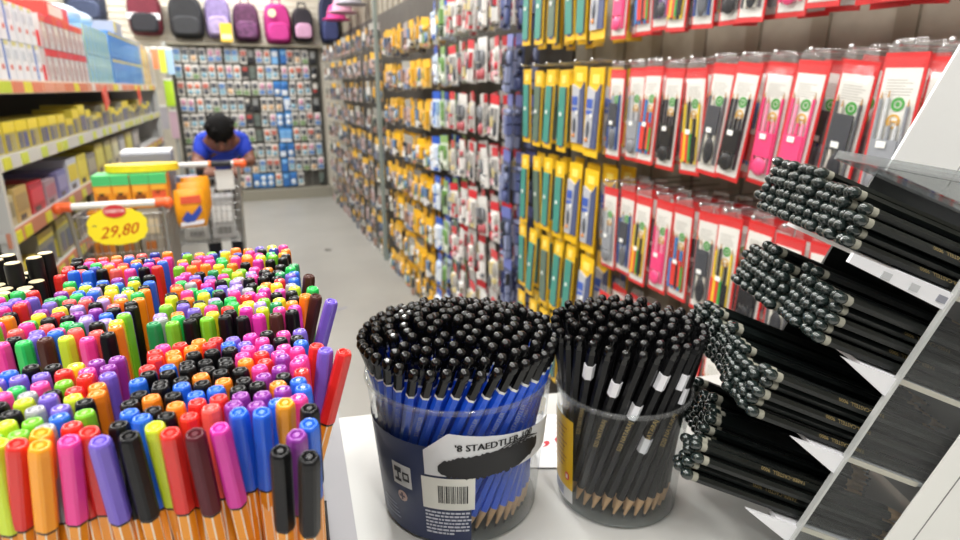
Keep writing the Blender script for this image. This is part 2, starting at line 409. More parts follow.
# back wall packs on a dark grid
b = MB(); dk = mat('grid_dark', '#4c4a44', .6, noise=.25, scale=8)
b.bb((-.80, 9.0, .14), (1.06, 9.045, 2.02), dk)
for k in range(20): b.bb((-.79+k*.096, 8.985, .14), (-.782+k*.096, 9.0, 2.02), mat('grid_bar', '#77746c', .5))
b.bb((-.82, 8.86, 2.02), (1.1, 9.045, 2.05), mat('grid_top', '#8a8472', .5)); b.bb((-.82, 8.80, 0.0), (1.1, 9.045, .14), mat('kick', '#8a8678', .6))
struct(b.build('trim_1'), 'dark grid panel holding the packs on the back wall')
colk = ['card', 'card', 'card', 'card', 'card', 'card', 'card', 'card', 'carddark', 'carddark', 'card', 'card', 'cardblue', 'cardblue', 'card', 'card', 'card', 'carddark']
NMB = {'card': 'pale printed pack', 'carddark': 'dark printed pack', 'cardblue': 'bright blue pack'}
for ri in range(9):
    for k in range(18):
        kd = colk[k]
        if kd == 'cardblue' and R.random() < .3: kd = 'card'
        if kd == 'carddark' and R.random() < .45: kd = 'card'
        if ri == 8 and k in (8, 9, 10, 13): kd = 'cardblue'
        if ri == 8 and k in (15, 16): continue
        hang(kd, R.randrange(7), 'hanging_card_pack', '%s on back wall, %s row down, %s from the white end post' % (NMB[kd], ORD[ri], ORD[k]), 'card pack',
             (-.705+k*.0985+R.uniform(-.008, .008), 8.93, 2.0-ri*.205-R.uniform(0, .012)), 0, 'packs on the back wall', tilt=R.uniform(-.05, .05))
b = MB(); b.bb((-.85, 8.80, 0), (-.81, 8.86, 2.05), paint('#b8bab4')); tag(b.build('end_post'), 'light grey upright post at the edge of the back wall packs', 'post')

# ------------------------------------------------------------------ backpacks on the back wall
def backpack(x, z, w, h, col, col2, label, pattern=0, band=None):
    t = thing('hanging_backpack', label, 'backpack', (x, 8.86, z), None, 'backpacks above the back wall packs')
    m1 = mat('pack_' + col, col, .75, noise=pattern or .12, scale=24 if pattern else 8); m2 = mat('pack_' + col2, col2, .75, noise=pattern or .1, scale=22)
    def shell(mb, w, h, y0, y1, zb, m):
        rings = []
        for q in range(7):
            u = q/6; y = y0+(y1-y0)*u; sh = 1-.18*max(0, u-.4)**1.5/.46
            out = []
            for i in range(24):
                a = 2*PI*i/24; ca, sa = math.cos(a), math.sin(a)
                ex = .55 if sa > 0 else .38
                out.append((w/2*sh*math.copysign(abs(ca)**ex, ca), y, zb+h/2+h/2*sh*math.copysign(abs(sa)**(.75 if sa > 0 else .4), sa)))
            rings.append(out)
        mb.loft(rings, m)
    b = MB(); shell(b, w, h, .12, -.06, 0, m1); b.build('body', t)
    b = MB(); shell(b, w*.8, h*.45, -.055, -.11, .03, m2); b.build('front_pocket', t)
    b = MB(); b.path([(-.05, .02, h-.01), (-.045, .02, h+.05), (.045, .02, h+.05), (.05, .02, h-.01)], .012, m1, 6); b.build('handle', t)
    if band:
        b = MB(); b.bb((-w*.47, -.085, h*.36), (w*.47, -.062, h*.36+.07), paint(band)); o = b.build('band', t); o['label'] = 'white band'
    return t
backpack(-1.62, 2.24, .42, .5, '#30384c', '#3b4560', 'dark navy backpack hanging highest on the wall beside the boxes')
backpack(-1.00, 2.12, .38, .5, '#6a2030', '#26262c', 'maroon backpack with a white band and black base', 0, '#e8e8ea')
backpack(-.54, 2.10, .40, .5, '#2a2b2e', '#323336', 'plain black backpack between the maroon and lilac ones')
backpack(-.17, 2.11, .31, .5, '#8a7aa8', '#a898c0', 'lilac backpack behind the yellow price card', .3)
backpack(.165, 2.08, .325, .47, '#5a3050', '#6d4068', 'dark purple patterned backpack with a pink lower pocket', .6)
backpack(.55, 2.06, .34, .50, '#b02878', '#c03488', 'plain magenta backpack with a pale tag')
backpack(.87, 2.10, .27, .42, '#28242c', '#c89ab8', 'black backpack with a pale pink front pocket')
backpack(1.22, 2.08, .26, .6, '#262c4c', '#3a4270', 'narrow navy bag hanging in the far corner')
b = MB(); b.bb((-.07, -.004, 0), (.07, 0, .22), card('#e8c030')); b.bb((-.06, -.006, .03), (.06, -.004, .09), card('#f6eeb4'))
o = b.build('hanging_price_card'); o.location = (-.09, 8.72, 2.06); tag(o, 'yellow price card below the lilac and purple backpacks', 'card')
b = MB(); b.turn([(.05, 0), (.05, .004)], card('#d8e0b0'), 14); o = b.build('hanging_tag'); o.rotation_euler = (PI/2, 0, 0); o.location = (.48, 8.72, 2.42); tag(o, 'round pale green tag on the magenta backpack', 'tag')

# ------------------------------------------------------------------ left shelf unit
XF = -.95
steel = mat('shelf_steel', '#c9cac8', .4, metal=.1); dark = mat('shelf_dark', '#3a3833', .7)
sh = thing('shelf_unit', 'long grey steel shelf unit along the aisle stacked with boxes', 'shelf', (XF, 2.9, 0))
b = MB(); b.bb((-.5, -.5, 0), (-.47, 5.5, 1.53), dark); b.build('back_panel', sh)
for k, (z, y0) in enumerate(((1.53, -.5), (1.225, -.5), (.925, .0), (.64, .0), (.32, 0))):
    b = MB(); b.bb((-.47, y0, z-.03), (0, 5.5, z), steel); s = b.build('shelf_board', sh)
    b = MB(); b.bb((0, y0, z-.055), (.012, 5.5, z+.006), card(('#e8d0bc', '#d4d2cc', '#c88468', '#d87848', '#d4d2cc')[k]))
    rr = random.Random(k)
    y = y0+.05
    while y < 5.3:
        L = rr.uniform(.09, .2)
        c = rr.choice((['#e8dc30', '#c8d838', '#e0825c', '#e8dcd0', '#e09878', '#e0825c'], ['#d0dc48', '#d8d838'], ['#e0dc30'], ['#e0dc30'], ['#e0dc30'])[k])
        L = L if k == 0 else .09
        b.bb((.012, y, z-.05), (.016, y+L, z-.002), card(c)); y += L+rr.uniform(.02, .3) if k else L+.02
    b.build('price_rail', s)
for k, y in enumerate((0, 1.8, 3.6, 5.47)):
    b = MB(); b.bb((-.03, y+.015 if k == 0 else y-.03, 0), (.02, y+.05 if k == 0 else y+.015, 1.22 if k == 0 else .6 if k < 3 else 1.9), steel); b.build('upright', sh)
b = MB(); b.bb((-.5, 5.5, 0), (.0, 5.52, 1.9), steel); b.build('end_panel', sh)
# red shelf talkers
for k, y in enumerate((5.25, 6.9)):
    b = MB(); b.bb((0, -.09, -.10), (.006, .09, .03), card('#e8482c')); o = b.build('hanging_shelf_flag'); o.location = (XF+.02, y, 1.46); o.rotation_euler = (.3, 0, 0)
    tag(o, 'orange red shelf flag below the %s boxes' % ('light blue', 'deep blue')[k], 'shelf flag')
def carton(name, label, cat, y, z, d, dims, col, kind, group=None, jx=0):
    # one carton: printed faces as thin raised panels
    o = thing(name, label, cat, (XF-.02-d[0]/2+jx, y, z), (0, 0, R.uniform(-.02, .02)), group)
    b = MB(); b.bb((-d[0]/2, -d[1]/2, 0), (d[0]/2, d[1]/2, d[2]), card(col)); b.build('body', o)
    p = MB(); x = d[0]/2
    for (y0, y1, z0, z1, c) in dims: p.bb((x, (y0-.5)*d[1], z0*d[2]), (x+.002, (y1-.5)*d[1], z1*d[2]), card(c))
    if kind: p.bb((-d[0]/2+.01, -d[1]/2-.002, .04*d[2]), (d[0]/2-.01, -d[1]/2, .5*d[2]), card(kind))
    p.build('printed_panel', o)
    return o
for lay in range(2):
    for k in range(9):
        y = 3.02+k*.113
        blue = '#3a70c8' if (k*3+lay) % 4 == 0 else '#dcdfe6'
        carton('stationery_box', 'white %sbox, %s in the %s layer of the white boxes on top shelf' % ('blue edged ' if blue[1] == '3' else '', ORD[k], ('lower', 'upper')[lay]), 'box', y, 1.533+lay*.178, (.3, .108, .174),
               [(.0, .16, 0, 1, blue), (.3, .75, .55, .8, '#c8ccd4'), (.55, .8, .28, .4, '#d86a5c'), (.2, .7, .9, 1, '#e0d890')], '#e8e8ec', '#d4d8e2', 'white boxes on the top shelf')
    for k in range(8):
        y = 4.13+k*.125
        carton('stationery_box', 'grey box with red top, %s in the %s layer of red topped boxes' % (ORD[k], ('lower', 'upper')[lay]), 'box', y, 1.533+lay*.178, (.3, .118, .174),
               [(0, 1, .78, 1, '#d8343a'), (0, .1, 0, .78, '#a84850'), (.25, .8, .15, .6, '#d8d0cc'), (.4, .6, .2, .5, '#b07a7a')], '#c9c4c2', '#d8343a' if k == 0 else None, 'red topped boxes on the top shelf')
    for k in range(7):
        y = 5.17+k*.125
        carton('stationery_box', 'light blue box, %s in the %s layer of light blue boxes' % (ORD[k], ('lower', 'upper')[lay]), 'box', y, 1.533+lay*.198, (.3, .118, .194),
               [(0, .08, 0, 1, '#c8d850'), (.2, .9, .15, .5, '#7fb4d4'), (.3, .8, .6, .85, '#a8cfe0')], '#8fc0dc', None, 'light blue boxes on the top shelf')
    for k in range(11):
        y = 6.1+k*.15
        carton('stationery_box', 'deep blue box, %s in the %s layer of deep blue boxes' % (ORD[k], ('lower', 'upper')[lay]), 'box', y, 1.533+lay*.213, (.3, .142, .208),
               [(0, 1, .86, .95, '#d8c868'), (.1, .9, .2, .6, '#5a9ad8'), (.0, .05, 0, 1, '#2c62a8')], '#4a90d8', None, 'deep blue boxes on the top shelf')
    for k in range(4):
        y = 7.8+k*.14
        carton('stationery_box', '%s box, %s in the %s layer at the far shelf end' % (('pale grey', 'yellow')[k % 2], ORD[k], ('lower', 'upper')[lay]), 'box', y, 1.533+lay*.213, (.3, .13, .208),
               [(.1, .9, .2, .8, '#d8d0c0' if k % 2 == 0 else '#f0c030')], '#b4b0b4' if k % 2 == 0 else '#e8b020', None, 'boxes at the far end of the top shelf')
# red display carton lid and pale bags lying on the stacks
b = MB(); b.bb((-.14, -.25, 0), (.14, .25, .09), card('#e04038')); b.bb((.14, -.2, .02), (.143, .1, .08), card('#f0d8c8'))
o = b.build('display_carton'); o.location = (XF-.18, 4.6, 1.888); tag(o, 'flat red and white carton lying on the red topped boxes', 'carton')
for k, y in enumerate((5.35, 5.75)):
    b = MB(); b.ball((0, 0, .07), (.14, .19, .07), mat('bag_pale', '#b8d0e8', .3, noise=.25, scale=9, bump=.5), 14, 8); o = b.build('plastic_bag'); o.location = (XF-.2, y, 1.929)
    tag(o, 'pale blue plastic bag lying on the light blue boxes, %s' % ('by the red carton', 'by the deep blue boxes')[k], 'bag')
b = MB(); b.bb((-.14, -.2, 0), (.14, .2, .11), card('#a8acb8')); b.bb((.14, -.19, .02), (.143, -.12, .1), card('#e8d838')); o = b.build('display_carton'); o.location = (XF-.18, 6.7, 1.961); tag(o, 'grey carton lying on the deep blue boxes', 'carton')
# second shelf: yellow topped small boxes
for k in range(30):
    y = 2.75+k*.172
    h = .13+.04*math.sin(k*1.3)*(k > 8); c = '#c8b848' if k < 12 else R.choice(['#a8a494', '#c8c060', '#9c9aa0', '#b8a860'])
    carton('pencil_box', '%s, %s along the second shelf' % ('yellow topped small box' if k < 12 else 'grey and yellow small box', ('%s box' % ORD[k]) if k < 20 else '%s box from the far end' % ORD[29-k]), 'box', y, 1.227, (.2, .155, h),
           [(0, 1, .66, 1, '#ecd428' if R.random() < .75 else '#d8c860'), (.1, .45, .05, .6, '#6a6670'), (.55, .9, .05, .6, R.choice(['#8a8478', '#5a5a88', '#a89c60']))], c, '#d8c83c', 'small boxes on the second shelf')
# third shelf: bags and boxes
for k, (y, d, c, c2, nm) in enumerate(((3.05, (.25, .16, .13), '#b8b08c', '#8a8468', 'cream'), (3.24, (.25, .17, .15), '#c4a868', '#a89060', 'tan'), (3.46, (.25, .2, .14), '#b83038', '#d84850', 'red'), (3.69, (.25, .2, .12), '#a89098', '#b87078', 'pink grey'), (3.92, (.25, .2, .14), '#7a78a8', '#a098c0', 'lilac'),
                                      (4.17, (.25, .22, .18), '#c8ccd8', '#e8d020', 'yellow and white'), (4.42, (.25, .22, .18), '#d8c838', '#e8d848', 'yellow'), (4.68, (.25, .22, .16), '#88847c', '#b0a890', 'grey'), (4.95, (.25, .24, .2), '#c8b848', '#d8d060', 'pale yellow'), (5.25, (.25, .24, .2), '#a09a68', '#d0c858', 'olive'), (5.55, (.25, .24, .2), '#b8b090', '#d8d4a8', 'beige'), (5.85, (.25, .24, .2), '#8a8a8e', '#c0c0c0', 'silver grey'), (6.2, (.25, .3, .2), '#b8a858', '#d8d060', 'mustard'), (6.6, (.25, .3, .2), '#94908a', '#b8b0a8', 'dull grey'))):
    carton('school_box', '%s box standing on the third shelf down' % nm, 'box', y, .927, d, [(.08, .92, .3, .8, c2), (.2, .6, .05, .2, '#4a4640')], c, c2, 'boxes on the third shelf')
for k, (y, d, c, c2, nm) in enumerate(((3.15, (.25, .2, .12), '#b8a030', '#d8c838', 'mustard'), (3.45, (.25, .24, .19), '#8a8878', '#e0d028', 'yellow topped grey'), (3.8, (.25, .3, .2), '#9a9868', '#e8d830', 'yellow topped olive'), (4.2, (.25, .3, .22), '#8c8a78', '#d8cc40', 'khaki'), (4.6, (.25, .3, .2), '#706c60', '#a8a078', 'brown'))):
    carton('display_box', '%s box standing on the fourth shelf down' % nm, 'box', y, .642, d, [(0, 1, .75, 1, c2), (.15, .4, .1, .6, '#6a6a78'), (.5, .85, .1, .6, '#505a70')], c, c2, 'boxes on the fourth shelf')
# bright cards hanging on the end of the shelf
for k, (x, z, w, h, c, nm) in enumerate(((-.93, 1.98, .07, .26, '#e89060', 'orange'), (-.85, 1.98, .07, .30, '#d8e048', 'neon yellow'), (-.77, 1.98, .08, .32, '#a8c8e8', 'pale blue'), (-1.03, 1.98, .08, .2, '#e4e6ea', 'white'), (-.83, 1.62, .10, .34, '#b8e030', 'lime green'), (-.93, 1.30, .09, .3, '#b8b4bc', 'grey'), (-.83, 1.24, .09, .36, '#d8b8c8', 'pale pink'))):
    b = MB(); b.bb((-w/2, 0, -h), (w/2, .012, 0), card(c)); b.bb((-w/2, -.002, -.03), (w/2, .0, 0), card('#f0f0ec'))
    o = b.build('hanging_folder'); o.location = (x, 8.62 + .02*k, z); tag(o, '%s folder hanging past the end of the left shelf' % nm, 'folder')

# ------------------------------------------------------------------ shopping carts
wire = mat('cart_wire', '#b4b4b2', .3, metal=.8)
def cart(label, loc, rz, wd, ln, zt, zb, hz, grip):
    t = thing('shopping_cart', label, 'shopping cart', loc, (0, 0, rz))
    hw = wd/2
    b = MB(); b.tube((-hw+.03, 0, hz), (hw-.03, 0, hz), .017, mat('cart_handle_white', '#dcdcda', .35), 12); h = b.build('handle', t)
    for s in (-1, 1):
        b = MB(); b.tube((s*(hw-.035), 0, hz), (s*(hw+.025), 0, hz), .023, plastic('#f0642c'), 12); b.ball((s*(hw+.02), 0, hz-.005), (.026, .03, .028), plastic('#f0642c'), 10, 6); o = b.build('handle_end', h); o['label'] = 'orange handle end'
    if grip:
        b = MB(); b.tube((.06, 0, hz), (.18, 0, hz), .019, plastic('#2a2a2e'), 12); b.tube((.045, 0, hz), (.06, 0, hz), .022, plastic('#f08030'), 12); b.build('coin_lock', h)
    # basket
    b = MB(); fw = hw*.78; y0, y1 = .10, .10+ln
    def cor(y, z):
        u = (y-y0)/(y1-y0); k = (z-zb)/(zt-zb)
        return (hw*(1-u)+fw*u)*(.86+.14*k)
    for k in range(8):
        z = zb+(zt-zb)*k/7; rr = .005 if k == 7 else .0022
        a, c = cor(y0, z), cor(y1, z)
        b.path([(-a, y0, z), (-c, y1, z), (c, y1, z), (a, y0, z), (-a, y0, z)], rr, wire, 5)
    for k in range(14):
        u = k/13; x0, x1 = -1+2*u, 0
        for y in (y0, y1): b.tube((cor(y, zb)*x0, y, zb), (cor(y, zt)*x0, y, zt), .0022, wire, 4)
        b.tube((cor(y0, zb)*x0, y0, zb), (cor(y1, zb)*x0, y1, zb), .0022, wire, 4)
    for k in range(16):
        y = y0+(y1-y0)*k/15
        for s in (-1, 1): b.tube((s*cor(y, zb), y, zb), (s*cor(y, zt), y, zt), .0022, wire, 4)
        b.tube((-cor(y, zb), y, zb), (cor(y, zb), y, zb), .0022, wire, 4)
    b.build('basket', t)
    b = MB()
    for s in (-1, 1):
        x = s*(hw-.01)
        b.path([(x, 0, hz), (x, .04, hz-.06), (x*.93, .10, zb), (x*.85, .12, .2), (x*.85, .05, .13)], .011, wire, 8)
        b.path([(x*.85, .12, .2), (s*fw*.9, ln+.05, .2), (s*fw*.9, ln+.08, .13)], .011, wire, 8)
        b.path([(x*.9, .10, zb-.01), (s*fw*.85, ln+.08, zb-.01)], .009, wire, 8)
    b.tube((-fw*.9, ln+.05, .2), (fw*.9, ln+.05, .2), .01, wire, 8); b.tube((-hw*.84, .12, .2), (hw*.84, .12, .2), .01, wire, 8)
    b.build('chassis', t)
    for sx in (-1, 1):
        for y in (.05, ln+.08):
            x = sx*(hw*.845 if y < .1 else fw*.9)
            w = MB(); w.tube((x-.012, y, .06), (x+.012, y, .06), .06, plastic('#3a3a3c'), 16); w.tube((x-.014, y, .06), (x+.014, y, .06), .03, plastic('#9a9a9a'), 12)
            w.bb((x-.018, y-.012, .06), (x-.014, y+.012, .14), wire); w.bb((x+.014, y-.012, .06), (x+.018, y+.012, .14), wire); w.bb((x-.018, y-.014, .125), (x+.018, y+.014, .14), wire)
            w.build('wheel', t)
    return t
C1 = Vector((-.615, 3.25, 0))
cart('overfilled steel shopping cart with the yellow offer sign on its handle', C1, -.02, .42, .74, .90, .46, .97, False)
C2 = Vector((-.285, 4.22, 0))
cart('steel shopping cart in front of the bending person', C2, 0, .46, .46, .87, .50, 1.035, True)
def tub_box(name, label, cat, c, d, col, panels, rz=0, group=None):
    o = thing(name, label, cat, c, (0, 0, rz), group)
    b = MB(); b.bb((-d[0]/2, -d[1]/2, 0), (d[0]/2, d[1]/2, d[2]), card(col)); b.build('body', o)
    p = MB()
    for (x0, x1, z0, z1, cc) in panels:
        p.bb(((x0-.5)*d[0], -d[1]/2-.002, z0*d[2]), ((x1-.5)*d[0], -d[1]/2, z1*d[2]), card(cc))
    p.build('printed_panel', o)
    return o
# goods in the first cart: layers from the basket floor up
lay1 = [(-.10, .28, '#6a5a48', 'brown'), (.0, .28, '#8a8478', 'grey'), (.10, .28, '#c87a28', 'orange'), (-.068, .52, '#a8a090', 'pale grey'), (.068, .52, '#b0783c', 'tan')]
for k, (x, y, c, nm) in enumerate(lay1):
    tub_box('goods_carton', '%s carton low in the overfilled cart' % nm, 'carton', C1+Vector((x, y, .475)), (.095 if y < .4 else .125, .2, .17), c, [(.1, .9, .3, .7, '#b8a888'), (.3, .6, .1, .25, '#d89038')], 0, 'cartons low in the overfilled cart')
for k, (x, y, c, nm) in enumerate([(-.108, .28, '#d8841c', 'amber'), (.0, .28, '#8a7a5c', 'brown'), (.108, .28, '#9c9488', 'grey'), (-.075, .52, '#b8a070', 'tan'), (.075, .52, '#c0b8a8', 'cream')]):
    tub_box('goods_carton', '%s carton in the middle layer of the overfilled cart' % nm, 'carton', C1+Vector((x, y, .65)), (.10 if y < .4 else .13, .2, .26), c, [(.1, .9, .5, .8, '#d8c8a8'), (.2, .7, .15, .35, '#b86a28')], 0, 'cartons in the middle of the overfilled cart')
pos = 'outermost by the shelf|second from the shelf|third from the shelf|fourth, by the orange pouches'.split('|')
for k in range(4):
    x = -.075+k*.083
    o = tub_box('washing_powder_box', 'orange box with green top in the cart, %s' % pos[k], 'box', C1+Vector((x, .26, .915)), (.08, .15, .165), '#e8921c',
            [(0, 1, .72, 1, '#4cc070'), (.1, .9, .5, .68, '#f2b030'), (.15, .75, .2, .42, '#8a4a18') if k < 3 else (.1, .9, .1, .55, '#e05a34'), (.3, .55, .42, .5, '#402818')], R.uniform(-.03, .03), 'orange boxes on top of the overfilled cart')
    b = MB(); b.bb((-.04, -.075, .165), (.04, .075, .17), card('#58c878')); b.build('lid', o)
tub_box('goods_carton', 'large pale grey blue carton on top of the overfilled cart', 'carton', C1+Vector((.10, .56, .92)), (.24, .28, .24), '#7c8294', [(.1, .9, .3, .8, '#8088a0'), (.2, .6, .1, .2, '#e0e0e4')], .05)
b = MB(); b.bb((-.12, -.1, 0), (.12, .1, .012), paint('#eef0f2')); o = b.build('paper_stack'); o.location = C1+Vector((.10, .56, 1.162)); tag(o, 'white papers lying on the grey blue carton in the cart', 'paper')
b = MB(); b.prism([(.17*math.cos(2*PI*i/28), .075*math.sin(2*PI*i/28)) for i in range(28)], 0, .035, mat('yellow_bag', '#f2d428', .4, noise=.1, scale=12), lambda x, y, d: (x, y, d))
o = b.build('yellow_pad'); o.location = C1+Vector((.10, .30, 1.09)); tag(o, 'oval yellow pad lying across the orange boxes', 'pad')
# orange pouches at the right of the first cart
for k in range(4):
    o = thing('hanging_detergent_pouch', 'orange pouch with blue mark, %s at the cart side' % ORD[k], 'pouch', C1+Vector((.312+.008*(k % 2), .18+k*.11, .80+.02*(k % 2))), (0, 0, rad(4+3*k)), 'orange pouches on the cart')
    b = MB(); rings = []
    for q, (z, ww, th) in enumerate(((0, .065, .008), (.03, .075, .03), (.10, .078, .034), (.17, .076, .02), (.20, .072, .004))):
        rings.append([(ww*math.cos(2*PI*i/16), th*math.sin(2*PI*i/16), z) for i in range(16)])
    b.loft(rings, mat('pouch_orange', '#f0a018', .35, noise=.12, scale=14)); b.build('pouch', o)
    b = MB(); b.prism([(-.05, .05), (-.02, .09), (.0, .07), (.045, .12), (.05, .09), (.01, .035), (-.03, .03)], -.037, -.034, card('#2c48a8')); b.prism([(-.06, .012), (.05, .02), (.055, .04), (-.055, .034)], -.036, -.032, card('#e8e8f0'))
    b.prism([(-.045, .13), (.05, .13), (.05, .17), (-.045, .165)], -.034, -.026, card('#e05838')); b.build('printed_panel', o)
# goods in the second cart
for k, (x, y, z, d, c, nm) in enumerate(((-.085, .24, .515, (.15, .18, .2), '#c8c8c4', 'white'), (.085, .24, .515, (.15, .18, .28), '#b8b8b8', 'grey'), (-.04, .43, .515, (.16, .14, .30), '#d8d8d4', 'pale'))):
    tub_box('goods_carton', '%s carton inside the cart before the bending person' % nm, 'carton', C2+Vector((x, y, z)), d, c, [(.1, .9, .4, .8, '#f0f0ee'), (.2, .8, .1, .3, '#8a8a88')])
tub_box('blue_grey_box', 'blue grey box standing between the two carts', 'box', C2+Vector((-.105, .24, .717)), (.12, .12, .22), '#7a80a0', [(.1, .5, .1, .9, '#2a2c60'), (.5, .95, .1, .9, '#b8b8c4')], .3)
b = MB(); b.bb((-.055, -.004, -.13), (.055, 0, 0), paint('#e8e8e4')); o = b.build('hanging_white_card'); o.location = C2+Vector((.13, .05, .99)); tag(o, 'white card hanging on the handle of the far cart', 'card')
# offer sign on the handle
SGS = .88
sg = thing('hanging_offer_sign', 'yellow cloud shaped offer sign hanging on the near cart', 'sign', C1+Vector((.01, -.06, .875)), (rad(-6), 0, 0))
sg.scale = (SGS, 1, SGS)
poly = []
for i in range(96):
    a = 2*PI*i/96; k = 1+.045*abs(math.sin(a*7))
    poly.append((.138*k*math.copysign(abs(math.cos(a))**.8, math.cos(a)), .094*k*math.copysign(abs(math.sin(a))**.8, math.sin(a))))
b = MB(); b.prism(poly, 0, .004, card('#f4de1c')); b.build('board', sg)
b = MB(); b.prism([(-.005+.054*math.cos(2*PI*i/40), .083+.034*math.sin(2*PI*i/40)) for i in range(40)], -.004, 0, card('#c82a30')); ov = b.build('red_oval', sg); ov['label'] = 'red oval badge'
b = MB(); add_text(b, 'OFERTA', .026, paint('#f8f4f0'), lambda x, y: (x-.005, -.0046, .083+y)); b.build('lettering', ov, fix=False)
b = MB()
for o_ in (-.0012, 0, .0012): add_text(b, '29,80', .082, card('#e0501c'), lambda x, y: (x+o_, -.0006, -.025+y*1.05+x*.1), shear=.35)
b.tube((-.115, 0, .012), (-.098, 0, .010), .003, card('#404040'), 6)
b.build('lettering', sg, fix=False)
b = MB()
for s in (-1, 1): b.path([(s*.06, 0, .08), (s*.06, .02, .11)], .002, wire, 5)
b.build('tie', sg)

# ------------------------------------------------------------------ person bending over the far cart
def skin(name, verts, edges, radii, m, parent, root=0, sub=2):
    me = bpy.data.meshes.new(name); me.from_pydata(verts, edges, []); me.materials.append(m)
    o = link(name, me, parent)
    o.modifiers.new('skin', 'SKIN'); me.skin_vertices[0]
    for i, r in enumerate(radii):
        v = me.skin_vertices[0].data[i]; v.radius = (r, r) if isinstance(r, (int, float)) else r
        v.use_root = (i == root)
    o.modifiers['skin'].use_smooth_shade = True
    s = o.modifiers.new('sub', 'SUBSURF'); s.levels = sub; s.render_levels = sub
    return o
PX, PY = -.165, 5.18
ps = thing('person', 'person in a blue shirt with black hair bending over the far cart', 'person', (PX, PY, 0))
skinm = mat('skin', '#7a5040', .55, noise=.08, scale=10); shirt = mat('shirt_blue', '#1f3fc0', .8, noise=.15, scale=9); pant = mat('trousers', '#22242c', .85); hairm = mat('hair', '#0a0909', .85, spec=.2)
# body (one skinned surface): pelvis, spine, neck, head, arms, legs
V = [(-.07, .12, .93), (-.04, 0, 1.03), (0, -.16, 1.11), (0, -.27, 1.14), (0, -.34, 1.165), (0, -.40, 1.20), (0, -.43, 1.165),
     (-.145, -.22, 1.10), (-.185, -.31, .965), (-.13, -.50, .985), (-.10, -.58, .985), (.145, -.22, 1.10), (.185, -.31, .965), (.13, -.50, .985), (.10, -.58, .985),
     (-.16, .12, .88), (-.165, .09, .5), (-.165, .16, .09), (-.165, .03, .04), (.02, .12, .88), (.015, .09, .5), (.015, .16, .09), (.015, .03, .04)]
Ed = [(0, 1), (1, 2), (2, 3), (3, 4), (4, 5), (5, 6), (3, 7), (7, 8), (8, 9), (9, 10), (3, 11), (11, 12), (12, 13), (13, 14), (0, 15), (15, 16), (16, 17), (17, 18), (0, 19), (19, 20), (20, 21), (21, 22)]
Rr = [.12, .115, .11, .075, .05, .07, .045, .06, .045, .032, .03, .06, .045, .032, .03, .085, .06, .04, .035, .085, .06, .04, .035]
skin('body', V, Ed, Rr, skinm, ps)
skin('shirt', [V[0], V[1], V[2], (0, -.25, 1.125), (-.135, -.22, 1.10), (-.178, -.29, .99), (.135, -.22, 1.10), (.178, -.29, .99), (0, -.30, 1.135), (-.02, -.10, .985)],
     [(0, 1), (1, 2), (2, 3), (3, 4), (4, 5), (3, 6), (6, 7), (3, 8), (2, 9)], [.15, .145, .14, .11, .08, .064, .08, .064, .096, .13], shirt, ps)
skin('trousers', [V[0], V[15], V[16], V[17], V[19], V[20], V[21]], [(0, 1), (1, 2), (2, 3), (0, 4), (4, 5), (5, 6)], [.145, .085, .066, .052, .085, .066, .052], pant, ps)
for s in (-1, 1):
    b = MB(); b.ball((-.075+s*.09, .07, .045), (.045, .12, .045), mat('shoe', '#1c1c1e', .5), 12, 6); b.build('shoe', ps)
hd = Vector((0, -.40, 1.195)); hrot = Euler((rad(42), 0, 0)).to_matrix()   # head tipped forward
b = MB()
b.ball(hd + hrot @ Vector((0, .015, .028)), (.098, .112, .098), hairm, 20, 10, hrot)
for i in range(26):
    a = R.uniform(0, 2*PI); q = Vector((.085*math.cos(a), .02+.09*math.sin(a), .055+R.uniform(-.03, .03))); b.ball(hd + hrot @ q, (.022, .026, .016), hairm, 8, 5, hrot)
b.build('hair', ps)
b = MB()
fc = lambda x, y, z: hd + hrot @ Vector((x, y, z))
b.ball(fc(0, -.045, -.04), (.066, .056, .074), skinm, 16, 10, hrot); b.ball(fc(0, -.108, -.045), (.013, .018, .022), skinm, 8, 6, hrot)
for s in (-1, 1): b.ball(fc(s*.086, .0, -.035), (.012, .022, .032), skinm, 8, 6, hrot)
b.build('face', ps)
for s in (-1, 1):
    b = MB(); b.ball(fc(s*.028, -.096, -.018), (.012, .006, .004), paint('#8a7c70'), 8, 6, hrot); b.ball(fc(s*.028, -.103, -.018), (.006, .004, .006), paint('#18120e'), 8, 6, hrot); b.build('eye', ps)
    b = MB(); b.ball(fc(s*.029, -.096, .002), (.02, .008, .004), hairm, 8, 5, hrot); b.build('eyebrow', ps)
b = MB(); b.ball(fc(0, -.096, -.08), (.02, .008, .007), paint('#6a3430'), 10, 5, hrot); b.build('mouth', ps)
def hand(s):
    P0 = Vector((s*.10, -.58, .985)); b_v = [P0, P0+Vector((-s*.01, -.04, -.02))]; e = [(0, 1)]; r = [.028, .03]
    for k in range(4):
        o = P0+Vector((-s*.01+(k-1.5)*.018, -.075, -.03)); i = len(b_v)
        b_v += [o, o+Vector((0, -.03, -.012)), o+Vector((0, -.045+.006*abs(k-1.5), -.035))]; e += [(1, i), (i, i+1), (i+1, i+2)]; r += [.010, .009, .008]
    i = len(b_v); b_v += [P0+Vector((-s*.035, -.03, -.02)), P0+Vector((-s*.05, -.06, -.03))]; e += [(0, i), (i, i+1)]; r += [.011, .009]
    skin('hand', b_v, e, r, skinm, ps, 0, 1)
hand(-1); hand(1)

